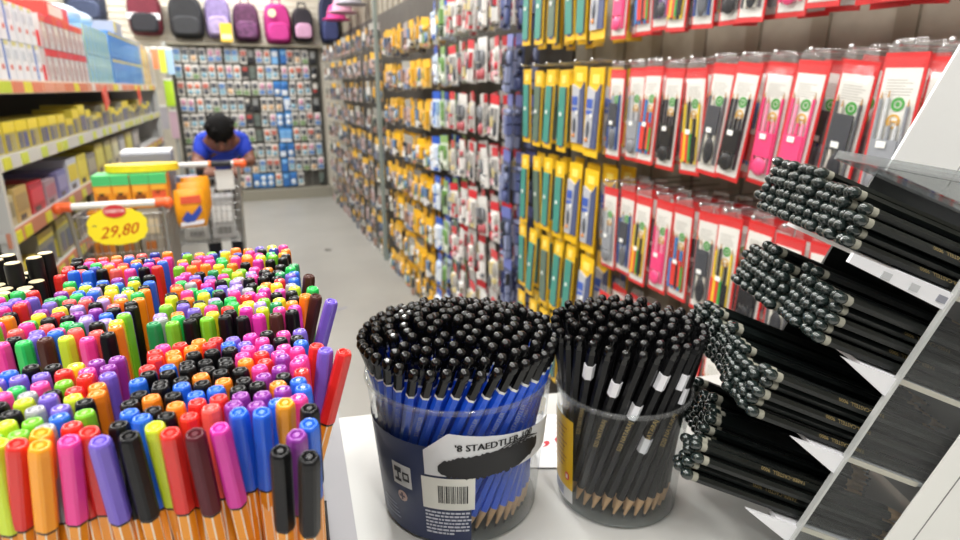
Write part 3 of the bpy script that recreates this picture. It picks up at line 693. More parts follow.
# ------------------------------------------------------------------ white display table
white = mat('table_white', '#bdbdb9', .45, noise=.04, scale=5)
TA = rad(13)
def TB(u, w, z): return W(u*math.cos(TA)-w*math.sin(TA), u*math.sin(TA)+w*math.cos(TA), z)
def trot(a): return Euler((0, 0, a-YAW)).to_matrix()
tb = thing('display_table', 'white topped display table holding pens and pencils', 'table', W(0, 0, 0), (0, 0, TA-YAW))
E_ = .626
b = MB(); b.bb((-.75, -.12, TABLE_Z-.03), (.85, E_, TABLE_Z), white); b.build('table_top', tb)
b = MB(); b.bb((-.70, -.05, .08), (.80, E_-.05, TABLE_Z-.03), paint('#cfcfcb')); b.build('cabinet', tb)
b = MB(); b.bb((-.66, 0, 0), (.76, E_-.1, .08), paint('#4a4a48')); b.build('plinth', tb)
# flat sheet with red handwriting between the tubs
sh_ = thing('price_sheet', 'white sheet with red handwriting lying behind the two tubs', 'paper', W(.10, .555, TABLE_Z+.0008), (0, 0, -YAW))
b = MB(); b.bb((-.06, -.045, 0), (.055, .055, .001), paint('#f0f0f0')); b.build('sheet', sh_)
b = MB(); add_text(b, '0,80', .05, card('#c83a48'), lambda x, y: (x-.018, y+.01, .0014), shear=.3); b.build('handwriting', sh_, fix=False)

# riser under the pens, widened and greyed to paint the shadow beside them
RZT = TABLE_Z + .05
rs = thing('display_riser', 'low riser under the pen trays, shadow painted in its grey', 'riser', (0, 0, TABLE_Z), (0, 0, PA-YAW))
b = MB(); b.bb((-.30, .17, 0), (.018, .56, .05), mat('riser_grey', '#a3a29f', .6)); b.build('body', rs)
b = MB(); b.bb((-.302, .168, .0495), (.020, .562, .0515), mat('riser_top', '#98979a', .6)); b.build('shadow_top', rs)

# ------------------------------------------------------------------ fineliner pens
PC = {'red': '#e02c26', 'coral': '#f05c56', 'orange': '#f7861c', 'amber': '#fba318', 'yellow': '#f4e62e', 'lime': '#cbe02a', 'apple green': '#78c828', 'green': '#28c458', 'dark green': '#108a4c', 'blue': '#2468e0',
      'navy': '#28389c', 'violet': '#7860cc', 'purple': '#8c349c', 'pink': '#f4409a', 'magenta': '#dc34a4', 'maroon': '#561824', 'brown': '#4c2a22', 'black': '#0e0e10', 'grey': '#a0a0a6', 'lilac': '#a890d8'}
orangeb = mat('barrel_orange', '#f09a1e', .3, coat=.3); stripe = mat('barrel_stripe', '#f6e8d0', .35); ringm = mat('seal_black', '#1a1a1a', .4)
PL, CAPL = .168, .044
def hexring(r, z, bev=.16):
    out = []
    for i in range(6):
        a0, a1 = rad(60*i), rad(60*(i+1)); p0, p1 = Vector((math.cos(a0), math.sin(a0)))*r, Vector((math.cos(a1), math.sin(a1)))*r
        for t in (bev, 1-bev): q = p0.lerp(p1, t); out.append((q.x, q.y, z))
    return out
def cap_geo(b, m):
    z0 = PL-CAPL; rg = lambda r, z: hexring(r, z)
    b.loft([rg(.0044, z0), rg(.00475, z0+.0006), rg(.0046, PL-.004), rg(.0043, PL-.0012), rg(.0037, PL-.0002)], m, True, False, False)
    b.loft([rg(.0037, PL-.0002), rg(.0033, PL), rg(.0027, PL-.0002), rg(.0024, PL-.0016)], m, False, False, True)
    b.loft([rg(.0024, PL-.0016), rg(.0021, PL-.0006), rg(.0012, PL-.0001)], m, False, True, True)
def barrel_geo(b):
    rg0, rg1 = hexring(.0041, .012, .10), hexring(.0041, PL-CAPL-.0004, .10)
    vs = rg0+rg1; n = 12; fo, fw = [], []
    for i in range(12):
        f = (i, (i+1) % 12, 12+(i+1) % 12, 12+i); (fo if i % 2 == 0 else fw).append(f)
    b.add(vs, fo, orangeb); b.add(vs, fw, stripe)
    b.loft([hexring(.0026, 0), hexring(.0039, .004), hexring(.0041, .012, .10)], ringm, True, False, False)
def ring_geo(b): b.loft([hexring(.0043, PL-CAPL-.0012), hexring(.0043, PL-CAPL+.0002)], ringm, True, True, False)
mb = MB(); barrel_geo(mb); M_BAR = fixed(mb.mesh('barrel')); mb = MB(); ring_geo(mb); M_RING = fixed(mb.mesh('seal_ring'))
M_CAP, M_PEN = {}, {}
for c, hx in PC.items():
    mb = MB(); cap_geo(mb, plastic(hx)); M_CAP[c] = fixed(mb.mesh('cap'))
    mb = MB(); cap_geo(mb, plastic(hx)); barrel_geo(mb); ring_geo(mb); M_PEN[c] = fixed(mb.mesh('fineliner_pen'))
pens = []          # (colour, base position, axis, tray phrase)
PITCHP = .0092
def block(u0, u1, w0, w1, lift, pal, where, grid=None, front=None, right=None):
    nu = int((u1-u0)/PITCHP+.25); nw = int((w1-w0)/PITCHP+.25)
    for j in range(nw):
        for i in range(nu):
            u = u0+(i+.5)*(u1-u0)/nu + (.0010 if j % 2 else -.0010) + R.uniform(-.0003, .0003); w = w0+(j+.5)*(w1-w0)/nw + R.uniform(-.0003, .0003)
            c = R.choice(pal)
            if grid and j < len(grid): c = grid[j][i % len(grid[j])]
            if front and j == 0: c = front[i % len(front)]
            if right and i == nu-1: c = right[j % len(right)]
            pens.append([c, PEN(u, w, RZT+.0078+lift+R.uniform(-.0012, .0015)), Vector((0, 0, 1)), where, None])
B_, K_, O_, P_, M_, V_, U_, N_, G_, L_, Y_ = 'red', 'black', 'orange', 'pink', 'magenta', 'violet', 'purple', 'blue', 'green', 'lime', 'yellow'
gridFR = [[K_, N_, K_, B_, 'coral', U_, U_, N_, P_], [N_, K_, 'orange', B_, B_, U_, U_, U_, N_], [K_, 'orange', K_, N_, N_, K_, K_, 'orange', N_], [K_, K_, N_, K_, O_, K_, U_, K_, B_], [N_, K_, K_, O_, K_, K_, P_, U_, P_], [K_, K_, K_, K_, K_, O_, B_, U_, P_],
          [B_, N_, K_, K_, K_, P_, B_, P_, P_], [B_, O_, K_, K_, K_, P_, V_, P_, N_], [B_, O_, O_, B_, N_, V_, P_, K_, K_], [P_, B_, O_, B_, V_, M_, K_, P_, V_], [B_, P_, P_, P_, N_, B_, M_, P_, B_]]
block(-.0835, -.002, .252, .344, 0, [B_], 'the front tray beside the clear tub', gridFR)
palmix = [P_, P_, M_, K_, K_, K_, G_, 'apple green', L_, Y_, V_, V_, B_, O_, 'lilac', 'dark green', 'grey', N_]
block(-.0900, -.004, .360, .472, .003, palmix, 'the middle tray beside the clear tub', None, ['dark green', 'apple green', K_, 'apple green', K_, K_, M_, 'brown', K_, G_])
block(-.0970, -.010, .488, .540, .002, [O_, 'amber', Y_, 'apple green', P_, K_, V_, G_, M_, 'coral', 'navy'], 'the far tray nearest the aisle', None, ['apple green', O_, O_, Y_, O_, K_, M_, K_, K_, P_])
block(-.1500, -.0925, .256, .330, 0, [K_, K_, 'amber', V_, P_, G_, L_, 'apple green', U_, N_, Y_, B_, 'grey', 'navy'], 'the near tray beside the shelf', None, None, [B_, 'apple green', K_, O_, O_, V_, U_, U_])
block(-.1620, -.1020, .352, .470, .003, [G_, K_, L_, Y_, V_, P_, O_, N_, K_, 'dark green', 'lilac', 'coral', U_, B_], 'the second tray beside the shelf', None, [P_, G_, 'brown', L_, P_, K_, K_], [K_, O_, Y_, 'apple green', V_, K_, K_, O_, G_, O_, K_, N_, K_])
block(-.2250, -.1695, .352, .456, .003, [G_, K_, L_, Y_, V_, P_, P_, O_, M_, K_, 'apple green'], 'the tray closest to the shelf', None, None, ['grey', 'coral', P_, 'apple green', P_, O_, K_, B_, M_, V_, B_, O_, P_, B_])
block(-.1780, -.1030, .492, .544, .002, [B_, 'coral', P_, N_, G_, M_, K_, 'navy', O_], 'the far tray beside the shelf', None, [B_, N_, N_, K_, 'coral', P_, K_, B_])
# trays (low black walls)
trayc = mat('tray_black', '#1e1e20', .5)
for (u0, u1, w0, w1, lf, nm) in ((-.0865, .001, .249, .347, 0, 'front pens beside the clear tub'), (-.093, -.001, .357, .475, .003, 'middle pens beside the clear tub'), (-.100, -.007, .485, .543, .002, 'far pens nearest the aisle'), (-.1530, -.0895, .253, .333, 0, 'near pens beside the shelf'), (-.165, -.099, .349, .473, .003, 'second group of pens beside the shelf'), (-.228, -.162+.0, .349, .459, .003, 'pens closest to the shelf'), (-.181, -.1005, .489, .547, .002, 'far pens beside the shelf')):
    if u1 == -.162: u1 = -.1662
    b = MB(); z1 = .05+lf*.9
    b.bb((u0, w0, 0), (u1, w1, .003+lf), trayc)
    for q in ((u0, w0, u0+.0012, w1), (u1-.0012, w0, u1, w1), (u0, w0, u1, w0+.0012), (u0, w1-.0012, u1, w1)): b.bb((q[0], q[1], 0), (q[2], q[3], z1), trayc)
    o = b.build('pen_tray'); o.location = (0, 0, RZT+.0016); o.rotation_euler = (0, 0, PA-YAW); tag(o, 'low black tray under the %s' % nm, 'tray')
# leaning pens of the front row and at the aisle side, each its own colour and place
FR = [('lime', -.1200, .2500, .12, -.12, 'lime pen at the near edge beside the red one by the shelf'), ('red', -.1125, .2473, .2, -.19, 'red pen in the near row between lime and amber pens'), ('amber', -.1035, .2434, .18, -.19, 'amber pen in the near row between red and pink pens'), ('amber', -.1065, .2535, .15, -.2, 'amber pen tucked behind the first amber pen'), ('pink', -.0940, .2441, .16, -.21, 'pink pen in the near row between amber and red pens'), ('red', -.0885, .2490, .07, -.2, 'red pen half hidden behind the violet front pen'),
      ('violet', -.0824, .2400, .03, -.21, 'violet pen in the near row before the green cap'), ('black', -.0723, .2406, .01, -.18, 'black pen in the near row between violet and lime'), ('lime', -.0640, .2455, 0, -.2, 'lime pen in the near row between black and red'), ('red', -.0570, .2385, .04, -.22, 'red pen in the near row between lime and maroon'), ('maroon', -.0475, .2348, 0, -.21, 'maroon pen in the near row'), ('magenta', -.0385, .2365, -.03, -.21, 'magenta pen in the near row beside the maroon pen'),
      ('blue', -.0320, .2475, .01, -.2, 'blue pen in the near row beside the magenta pen'), ('blue', -.0225, .2445, .05, -.22, 'blue pen in the near row beside the orange pen'), ('amber', -.0130, .2500, .05, -.22, 'orange yellow pen in the near row beside two blue pens'), ('black', -.0146, .2123, .05, -.26, 'black pen closest to the viewer, shelf side of the pair'), ('black', -.0042, .2051, .06, -.28, 'black pen closest to the viewer, aisle side of the pair'),
      ('purple', -.0085, .2220, .04, -.24, 'purple pen behind the two closest black pens'), ('blue', -.0035, .2290, .03, -.24, 'blue pen behind the purple pen at the aisle corner'), ('black', -.0030, .2420, .02, -.2, 'black pen behind the blue pen at the aisle corner'),
      ('red', .0166, .2966, .27, -.12, 'red pen leaning out furthest over the table edge'), ('violet', .0073, .3021, .15, -.10, 'violet pen leaning out beside the leaning red pen'), ('red', .0030, .3090, .11, -.06, 'dark red pen leaning behind the violet pen'), ('violet', .0150, .3700, .27, -.2, 'violet pen leaning out from the middle tray'), ('brown', .0060, .3830, .24, -.2, 'dark brown pen leaning out from the middle tray'), ('orange', -.0005, .3860, .12, -.15, 'orange pen leaning behind the dark brown pen'), ('green', .0045, .4000, .14, -.15, 'green pen leaning behind the brown pen'), ('brown', .003, .4300, .14, -.15, 'brown pen at the aisle side of the middle tray')]
for c, u, w, du, dw, lab in FR:
    d = Vector((du, dw, 0)); d = PEND(du, dw, math.sqrt(max(.2, 1-du*du-dw*dw))).normalized()
    zt = RZT+.008+PL + (.002 if w < .345 else .005)
    top = PEN(u, w, zt); base = top-d*PL
    if base.z < RZT+.003: base.z = RZT+.003
    pens.append([c, base, d, None, lab])
cam0 = Vector((0, 0, CAMZ))
pens.sort(key=lambda p: (p[4] is None, (p[1]-cam0).length))
stuff = []
face0 = W(0, -1, 0)
for k, (c, pos, d, where, lab) in enumerate(pens):
    if k >= 300: stuff.append((c, pos)); continue
    label = lab or '%s capped fineliner pen standing in %s' % (c, where)
    grp = 'leaning pens' if lab else '%s pens in %s' % (c, where)
    if k < 110:
        o = thing('fineliner_pen', label, 'pen', group=grp)
        link('barrel', M_BAR, o); link('cap', M_CAP[c], o); link('seal_ring', M_RING, o)
    else:
        o = tag(link('fineliner_pen', M_PEN[c]), label, 'pen', grp)
    f = Matrix.Rotation(R.uniform(-.25, .25)+rad(30), 3, 'Z') @ face0
    orient(o, pos, d, f)
mb = MB()
for c, pos in stuff:
    t = MB(); cap_geo(t, plastic(PC[c])); barrel_geo(t)
    q = Matrix.Rotation(R.uniform(0, 1), 3, 'Z')
    base = len(mb.v); mb.v += [tuple(pos + q @ Vector(v)) for v in t.v]; mp = [mb.mi(m) for m in t.mats]
    for f, m, s in zip(t.f, t.m, t.sm): mb.f.append([base+i for i in f]); mb.m.append(mp[m]); mb.sm.append(s)
o = mb.build('fineliner_pens'); tag(o, 'many more colourful capped fineliner pens standing in the far trays', 'pens', None, 'stuff')
# black sticks with cream ends at the far corner
cream = mat('cream_end', '#d8c8a0', .6, noise=.15, scale=300)
mb = MB(); mb.turn([(.0052, 0), (.0056, .004), (.0056, .170), (.005, .172)], plastic('#151515'), 12, True, False); mb.turn([(.005, .172), (.0046, .1725)], cream, 12, False, True); M_ST = fixed(mb.mesh('marker_stick'))
for k in range(25):
    u, w = -.2365+(k % 5)*.0122-(k//5 % 2)*.003, .468+(k//5)*.0125; up = .016 if k in (13, 17, 19, 22, 24) else R.uniform(0, .002)
    o = link('black_stick', M_ST); o.location = PEN(u, w, RZT+.0018+up); tag(o, ('black stick with a pale round end standing raised behind the pens' if up > .01 else 'black stick with a pale round end behind the far pens'), 'stick', 'raised black sticks' if up > .01 else 'lower black sticks')

# ------------------------------------------------------------------ pencils
def hx(r, z): return [(r*math.cos(rad(60*i+30)), r*math.sin(rad(60*i+30)), z) for i in range(6)]
wood = mat('pencil_wood', '#c9a47a', .6, noise=.15, scale=200); lead = mat('lead', '#2a2a2c', .4)
gold = mat('gold_print', '#b89c5c', .35, metal=.2); silver = mat('silver_print', '#b8bcc4', .4)
blackgl = mat('dip_black', '#0a0a0b', .14, spec=.45); whitering = mat('ring_white', '#e4e4e2', .4)
def pencil_geo(L, rr, barrel, kind):
    P = {}
    g = lambda k: P.setdefault(k, MB())
    g('tip').loft([hx(.0009, 0), hx(.0011, .003)], lead, True, False); P['tip'].loft([hx(.0011, .003), hx(rr*.99, .02)], wood, False, False)
    if kind == 'blue': e0 = L-.0268
    elif kind == 'black': e0 = L-.012
    else: e0 = L-.0125
    g('barrel').loft([hx(rr, .02), hx(rr, e0)], barrel, False, False, False)
    if kind == 'blue':
        g('ring').loft([hx(rr*1.02, e0), hx(rr*1.02, e0+.0022)], whitering, False, False, False)
        g('dipped_end').loft([hx(rr*1.01, e0+.0022), hx(rr*1.01, L-.008), hx(rr*.97, L-.0072)], blackgl, False, False, False)
        P['dipped_end'].turn([(rr*.92, L-.0085), (rr*1.1, L-.006), (rr*1.08, L-.003), (rr*.82, L-.0008), (rr*.35, L)], blackgl, 10, False, True)
    elif kind == 'black':
        g('dipped_end').loft([hx(rr, e0), hx(rr*.97, L-.0075)], blackgl, False, False, False)
        P['dipped_end'].turn([(rr*.90, L-.0075), (rr*1.02, L-.0055), (rr*.97, L-.003), (rr*.75, L-.001), (rr*.35, L)], blackgl, 10, False, True)
    else:
        g('ring').turn([(rr*1.0, e0), (rr*1.0, e0+.0045)], mat('ring_grey', '#8c8b7e', .45), 12, False, False)
        bead = mat('bead_dark', '#1c2624', .12, coat=.7)
        g('bead_end').turn([(rr*.85, e0+.0042), (rr*1.14, e0+.0056), (rr*1.2, e0+.0076), (rr*1.05, e0+.0102), (rr*.7, e0+.0119), (rr*.25, e0+.0125)], bead, 12, False, True)
    return P
def meshes(P, nm):
    parts = {k: fixed(m.mesh(k)) for k, m in P.items()}
    one = MB()
    for m in P.values():
        base = len(one.v); one.v += m.v; mp = [one.mi(x) for x in m.mats]
        for f, a, s in zip(m.f, m.m, m.sm): one.f.append([base+i for i in f]); one.m.append(mp[a]); one.sm.append(s)
    return parts, fixed(one.mesh(nm))
PR = .0041
PRR = .0036
bluem = mat('pencil_blue', '#1c58d8', .3, coat=.2); blackm = mat('pencil_black', '#101012', .4, noise=.6, scale=500, spec=.3); rackm = mat('pencil_rack', '#0a0f0e', .35, spec=.35)
BLUE = meshes(pencil_geo(.172, PR, bluem, 'blue'), 'blue_pencil')
BLK = meshes(pencil_geo(.172, PR, blackm, 'black'), 'black_pencil')
RCK = meshes(pencil_geo(.195, PRR, rackm, 'rack'), 'rack_pencil')
RCKS = meshes(pencil_geo(.158, PRR, rackm, 'rack'), 'rack_pencil')
def letter_mesh(body, size, z, m, rr=PR):
    mb = MB(); ap = rr*math.cos(rad(30))+.00015
    add_text(mb, body, size, m, lambda x, y: (ap, -y, z+x), align='LEFT')
    return mb.mesh('lettering')
LB = letter_mesh('STAEDTLER', .0046, .102, silver); LK = letter_mesh('020 NATARAJ', .0052, .072, gold); LR = letter_mesh('FABER-CASTELL  9000', .0040, .098, mat('dull_gold', '#8d7b50', .4), PRR)
def place_pencil(set_, name, label, cat, grp, pos, d, parts, letters=None, face=None):
    if parts:
        o = thing(name, label, cat, group=grp)
        for k, me in set_[0].items(): link(k, me, o)
        if letters is not None: link('lettering', letters, o)
    else:
        o = tag(link(name, set_[1]), label, cat, grp)
    orient(o, pos, d, face, R.uniform(0, 6))
    return o
def tub_pencils(cl, cf, N, r0, r1, dphi, zb, skip, set_, name, letters, mk, label, grp, tops):
    out = []
    slots = []
    step = .0091
    rr_ = r0
    while rr_ > .002:
        m_ = max(1, int(2*PI*rr_/step)); o_ = R.uniform(0, 6)
        slots += [(rr_/r0, o_+2*PI*k_/m_) for k_ in range(m_)]
        rr_ -= step*.96
    slots.append((0.0, 0.0))
    for i, (q, a) in enumerate(slots):
        if i in skip: continue
        jq = R.uniform(-.014, .014) if q < .95 else R.uniform(-.006, .003)
        p0 = Vector((cl+r0*q*math.cos(a), cf+r0*q*math.sin(a))); ja = R.uniform(-.03, .03) if q < .95 else R.uniform(-.008, .008)
        p1 = Vector((cl+r1*(q+jq)*math.cos(a+dphi+ja), cf+r1*(q+jq)*math.sin(a+dphi+ja)))
        H = .172
        d2 = p1-p0; H = math.sqrt(.172**2-d2.length_squared)
        D = W(d2.x, d2.y, 0); D.z = H
        base = W(p0.x, p0.y, zb+R.uniform(0, .004)+tops.get(i, 0))
        ang = a % (2*PI); front = q > .97 and math.sin(a+dphi/2) < .25
        f = W(cl-p0.x*0-0, 0, 0)
        face = (cam0-base); face.z = 0
        o = place_pencil(set_, name, label, 'pencil', grp, base, D, front or mk is None, letters if front and i % 2 == 0 else None, face if front else None)
        out.append((q, a, o, base, D))
    return out
C1L, C1F = -.018, .474
C2L, C2F = .126, .476
inner = list(range(0, 30))
blues = tub_pencils(C1L, C1F, 150, .0605, .083, rad(54), TABLE_Z+.0045, {95, 96, 118, 119, 60, 140, 155}, BLUE, 'blue_pencil', LB, 1, 'blue pencil with a black dipped end standing in the labelled tub', 'blue pencils in the tub', {})
blks = tub_pencils(C2L, C2F, 118, .0440, .0625, rad(50), TABLE_Z+.0045, set(), BLK, 'black_pencil', LK, 1, 'black pencil with a rounded end standing in the plain tub', 'black pencils in the plain tub', {})
# lower blue pencils seen in the gaps between the others: shown a little deeper by leaning
# white stickers wrapped on some black pencils
stk = mat('sticker_white', '#e8e8ec', .45)
mb = MB(); mb.loft([hx(PR*1.12, 0), hx(PR*1.12, .014)], stk, True, True, False); M_STK = fixed(mb.mesh('price_sticker'))
fr = [x for x in blks if x[0] > .97 and math.sin(x[1]+rad(19)) < -.2]
fr.sort(key=lambda x: math.cos(x[1]+rad(19)))
for k, x in enumerate(fr[:9]):
    if k in (0, 2, 4, 5, 6, 8) or True:
        if k % 1 == 0 and k not in (1, 3):
            o = x[2]; s = link('price_sticker', M_STK, o); s.location = (0, 0, (.135, .115, .128, .1, .105, .132, .070, .128, .112)[k])
            nm = ORD[[0, 2, 4, 5, 6, 7, 8].index(k)]
            o['label'] = 'black pencil with a white sticker, %s sticker round the plain tub from the blue tub' % nm
            o['group'] = 'stickered black pencils'

# ------------------------------------------------------------------ the two clear tubs
tubm = clear('tub_plastic', '#f4f6f6', haze=.014, rough=.06, gloss=.6)
def tub(name, label, cl, cf, rb, rt, h):
    t = thing(name, label, 'tub', W(cl, cf, TABLE_Z), (0, 0, -YAW))
    b = MB(); n = 64
    pr = [(rb*.6, .0006), (rb-.004, .0006), (rb, .004), (rt, h), (rt+.001, h+.0006), (rt-.0008, h+.0004), (rt-.0012, h-.001)]
    b.turn([(rb*.02, .0006)]+pr, tubm, n, False, False); b.build('shell', t)
    b = MB(); b.turn([(rt+.0012, h-.003), (rt+.0016, h-.0015), (rt+.0010, h+.0008), (rt-.001, h+.0008)], clear('tub_rim', '#f0f4f4', haze=.08, rough=.1, gloss=.7), n, False, False); b.build('rim', t)
    b = MB(); b.turn([(rb-.002, .002), (rb-.0005, .0028), (rb-.003, .0038), (rb*.02, .0036)], clear('tub_base', '#d0d4d4', haze=.06, rough=.15), n, False, False); b.build('base', t)
    return t
T1 = tub('pencil_tub', 'clear tub with blue label and crossed out white sticker, full of blue pencils', C1L, C1F, .069, .0800, .130)
T2 = tub('pencil_tub', 'plain clear tub with a yellow label, full of black pencils', C2L, C2F, .0530, .0578, .112)
def strip(mb, th0, th1, lo, hi, m, rf, n=40, off=0.0):
    lo_ = lo if callable(lo) else (lambda u: lo); hi_ = hi if callable(hi) else (lambda u: hi)
    vs = []; fs = []
    for i in range(n+1):
        u = i/n; t = rad(th0+(th1-th0)*u)
        for z in (lo_(u), hi_(u)):
            r = rf(z)+off; vs.append((r*math.sin(t), -r*math.cos(t), z))
        if i: fs.append((2*i-2, 2*i, 2*i+1, 2*i-1))
    mb.add(vs, fs, m, True)
rf1 = lambda z: .069+(.0800-.069)*(z-.004)/.126+.0004
rf2 = lambda z: .0530+(.0578-.0530)*(z-.004)/.108+.0004
navy = mat('label_navy', '#243056', .45, coat=.2)
b = MB(); strip(b, -125, 9, .004, lambda u: .0955+.0025*u, navy, rf1, 60); L1 = b.build('blue_label', T1)
b = MB()
for k in range(7):
    rr = random.Random(k); t = -21
    while t < 7 - (k == 6)*12:
        w = rr.uniform(1.2, 4); strip(b, t, min(t+w, 9), .034-k*.0035, .0358-k*.0035, paint('#c8ccd8'), rf1, 4, .0004); t += w+.6
b.build('small_print', L1); b = MB()
for k in range(4): strip(b, -62, -46+k, .026-k*.004, .0272-k*.004, paint('#8a90a8'), rf1, 8, .0004)
b.build('side_print', L1)
b = MB(); strip(b, -45, -29.5, .051, .0725, mat('icon_paper', '#cfd0d0', .5), rf1, 10, .0004)
strip(b, -43, -37, .064, .069, paint('#22242c'), rf1, 6, .0008); strip(b, -43, -37.5, .055, .058, paint('#22242c'), rf1, 6, .0008)
strip(b, -40.6, -39.2, .056, .066, paint('#22242c'), rf1, 3, .0008); strip(b, -36, -31, .0575, .060, paint('#22242c'), rf1, 6, .0008); strip(b, -36, -31, .064, .066, paint('#22242c'), rf1, 6, .0008)
strip(b, -36.2, -35, .0585, .065, paint('#22242c'), rf1, 3, .0008); strip(b, -32, -31, .0585, .065, paint('#22242c'), rf1, 3, .0008)
rh = lambda s: (lambda u: .0405+s*.0052*math.sqrt(max(0, 1-(2*u-1)**2)))
strip(b, -42.5, -34.3, rh(-1), rh(1), paint('#cdb0a8'), rf1, 16, .0004); strip(b, -41, -36, lambda u: .0395, lambda u: .0415, paint('#5a4a58'), rf1, 6, .0008)
strip(b, -39.3, -37.6, lambda u: .037, lambda u: .044, paint('#5a4a58'), rf1, 6, .0008)
b.build('icons', L1)
b = MB()
top = lambda u: .0944+.0175*min(1, u/.16)-.016*max(0, u-.16)/.84
bot = lambda u: .0715-.006*max(0, u-.4)
strip(b, -19.5, 74, bot, top, mat('sticker_paper', '#d6d8da', .45), rf1, 60, .0006); ST = b.build('white_sticker', T1); ST['label'] = 'torn white sticker with black scribble'
b = MB()
vs, fs = text_geo("'8 STAEDTLER 100", .0084)
for o_ in (-.0003, 0, .0003): b.add([((rf1(.097+v.y)+.0014)*math.sin(rad(24)+(v.x+o_)/.0765), -(rf1(.097+v.y)+.0014)*math.cos(rad(24)+(v.x+o_)/.0765), .0985+v.y) for v in vs], fs, paint('#141518')); b.build('lettering', ST, fix=False)
rr = random.Random(3); nz = [rr.uniform(-.0016, .0016) for _ in range(70)]; nz2 = [rr.uniform(-.0016, .0016) for _ in range(70)]
b = MB()
env = lambda u: max(0, 1-abs(2*u-1)**2.6)**.5
strip(b, -11, 56, lambda u: .0775+.003*u-.0095*env(u)+nz[int(u*60)]*.9, lambda u: .0815+.0045*u+.0085*env(u)+nz2[int(u*60)]*.6, mat('scribble', '#0c0c10', .5), rf1, 60, .0011)
for k in range(6):
    t0 = rr.uniform(22, 34); strip(b, t0, t0+rr.uniform(18, 30), lambda u, k=k: .089+.002*k*.4+.004*math.sin(u*3), lambda u, k=k: .0898+.002*k*.4+.004*math.sin(u*3), MATS['scribble'], rf1, 16, .0012+.00005*k)
b.build('scribble', ST)
b = MB(); strip(b, -22, 11, lambda u: .0385, lambda u: .0695, mat('barcode_paper', '#dcdcd4', .45), rf1, 24, .0007); BC = b.build('barcode_sticker', T1)
b = MB(); t = -11.5
while t < 6:
    w = rr.choice([.35, .35, .6, .9]); strip(b, t, t+w, .0455, .0625, paint('#18181a'), rf1, 2, .0011); t += w+rr.choice([.3, .4, .7])
b.build('barcode', BC)
yl = mat('label_yellow', '#e2b416', .4, coat=.2)
b = MB(); strip(b, -97, -56, .022, .0915, yl, rf2, 24, .0004); strip(b, -97, -56, .009, .022, mat('label_white', '#d8d8d4', .45), rf2, 24, .0004); YL = b.build('yellow_label', T2)
b = MB()
for k in range(9): strip(b, -90+k*2.4, -89+k*2.4, .0115, .0205, paint('#3a5a9c'), rf2, 2, .0008)
strip(b, -67, -60, lambda u: .0345-.004*math.sqrt(max(0, 1-(2*u-1)**2)), lambda u: .0345+.004*math.sqrt(max(0, 1-(2*u-1)**2)), paint('#d8504a'), rf2, 12, .0008)
strip(b, -65, -62, .0325, .0365, paint('#f0e0d8'), rf2, 4, .0011)
for k in range(9): strip(b, -92, -64-3*(k % 3), .080-k*.0048, .0818-k*.0048, paint('#b8841a'), rf2, 12, .0008)
b.build('print', YL)

# ------------------------------------------------------------------ tilted clear rack of black pencils
TI = rad(22); ca, sa = math.cos(TI), math.sin(TI)
RO = (.241, TABLE_Z+.024)          # lat, z of the near panel's front edge at n = 0
F0, F1 = .386, .536                # near and far panel (ahead of the viewer)
def RK(s, f, n): return W(RO[0]+s*ca+n*sa, f, RO[1]-s*sa+n*ca)
rack = thing('pencil_rack', 'tilted clear acrylic rack with four tiers of black pencils', 'rack', (0, 0, 0))
acr = clear('acrylic', '#eef0f0', haze=.02, rough=.05, gloss=.45); acre = mat('acrylic_edge', '#b0b2b0', .25, coat=.4)
wacr = mat('white_acrylic', '#dcdcdf', .3, coat=.3)
EDG = clear('acrylic_lip', '#c8cccc', haze=.12, rough=.1, gloss=.8)
def rprism(mb, poly, f0, f1, m): mb.prism(poly, f0, f1, m, lambda s, n, d: RK(s, d, n))
b = MB(); rprism(b, [(0, -.022), (.136, .034), (.136, .335), (0, .335)], F0-.0035, F0, acr); b.build('side_panel', rack)
b = MB(); rprism(b, [(-.0022, -.023), (.0, -.022), (.0, .335), (-.0022, .335)], F0-.0042, F0+.0004, acre); b.build('panel_edge', rack)
b = MB(); rprism(b, [(.064, .002), (.136, .034), (.136, .335), (.064, .335)], F0-.0045, F0-.0036, paint('#dcdcd8')); rprism(b, [(.084, .012), (.0848, .012), (.0848, .335), (.084, .335)], F0-.0048, F0-.0045, paint('#6a6a68')); b.build('white_strip', rack)
b = MB(); rprism(b, [(.005, -.018), (.135, .034), (.135, .286), (.005, .286)], F1, F1+.003, mat('smoked_panel', '#141616', .3)); o = b.build('side_panel', rack); o['label'] = 'dark far side panel'
b = MB(); rprism(b, [(.012, .292), (.24, .292), (.24, .46), (.012, .46)], F1, F1+.003, paint('#f2f2f0')); o = b.build('header_card', rack); o['label'] = 'white header card'
b = MB()
for s0, s1, n0, n1 in ((.07, .16, .36, .361), (.07, .071, .30, .36)): rprism(b, [(s0, n0), (s1, n0), (s1, n1), (s0, n1)], F1-.0005, F1, paint('#a8a8a6'))
b.build('printed_line', rack)
b = MB(); rprism(b, [(.137, .038), (.141, .038), (.141, .30), (.137, .30)], F0, F1, wacr); b.build('back_panel', rack)
b = MB(); rprism(b, [(-.035, .286), (.136, .286), (.136, .289), (-.035, .289)], F0, F1, acr); b.build('top_panel', rack)
b = MB(); rprism(b, [(-.037, .284), (-.035, .284), (-.035, .291), (-.037, .291)], F0, F1, EDG); rprism(b, [(-.037, .283), (.12, .283), (.12, .290), (-.037, .290)], F1-.004, F1, EDG); b.build('top_edge', rack)
TIERS = [.218, .150, .081, .014]
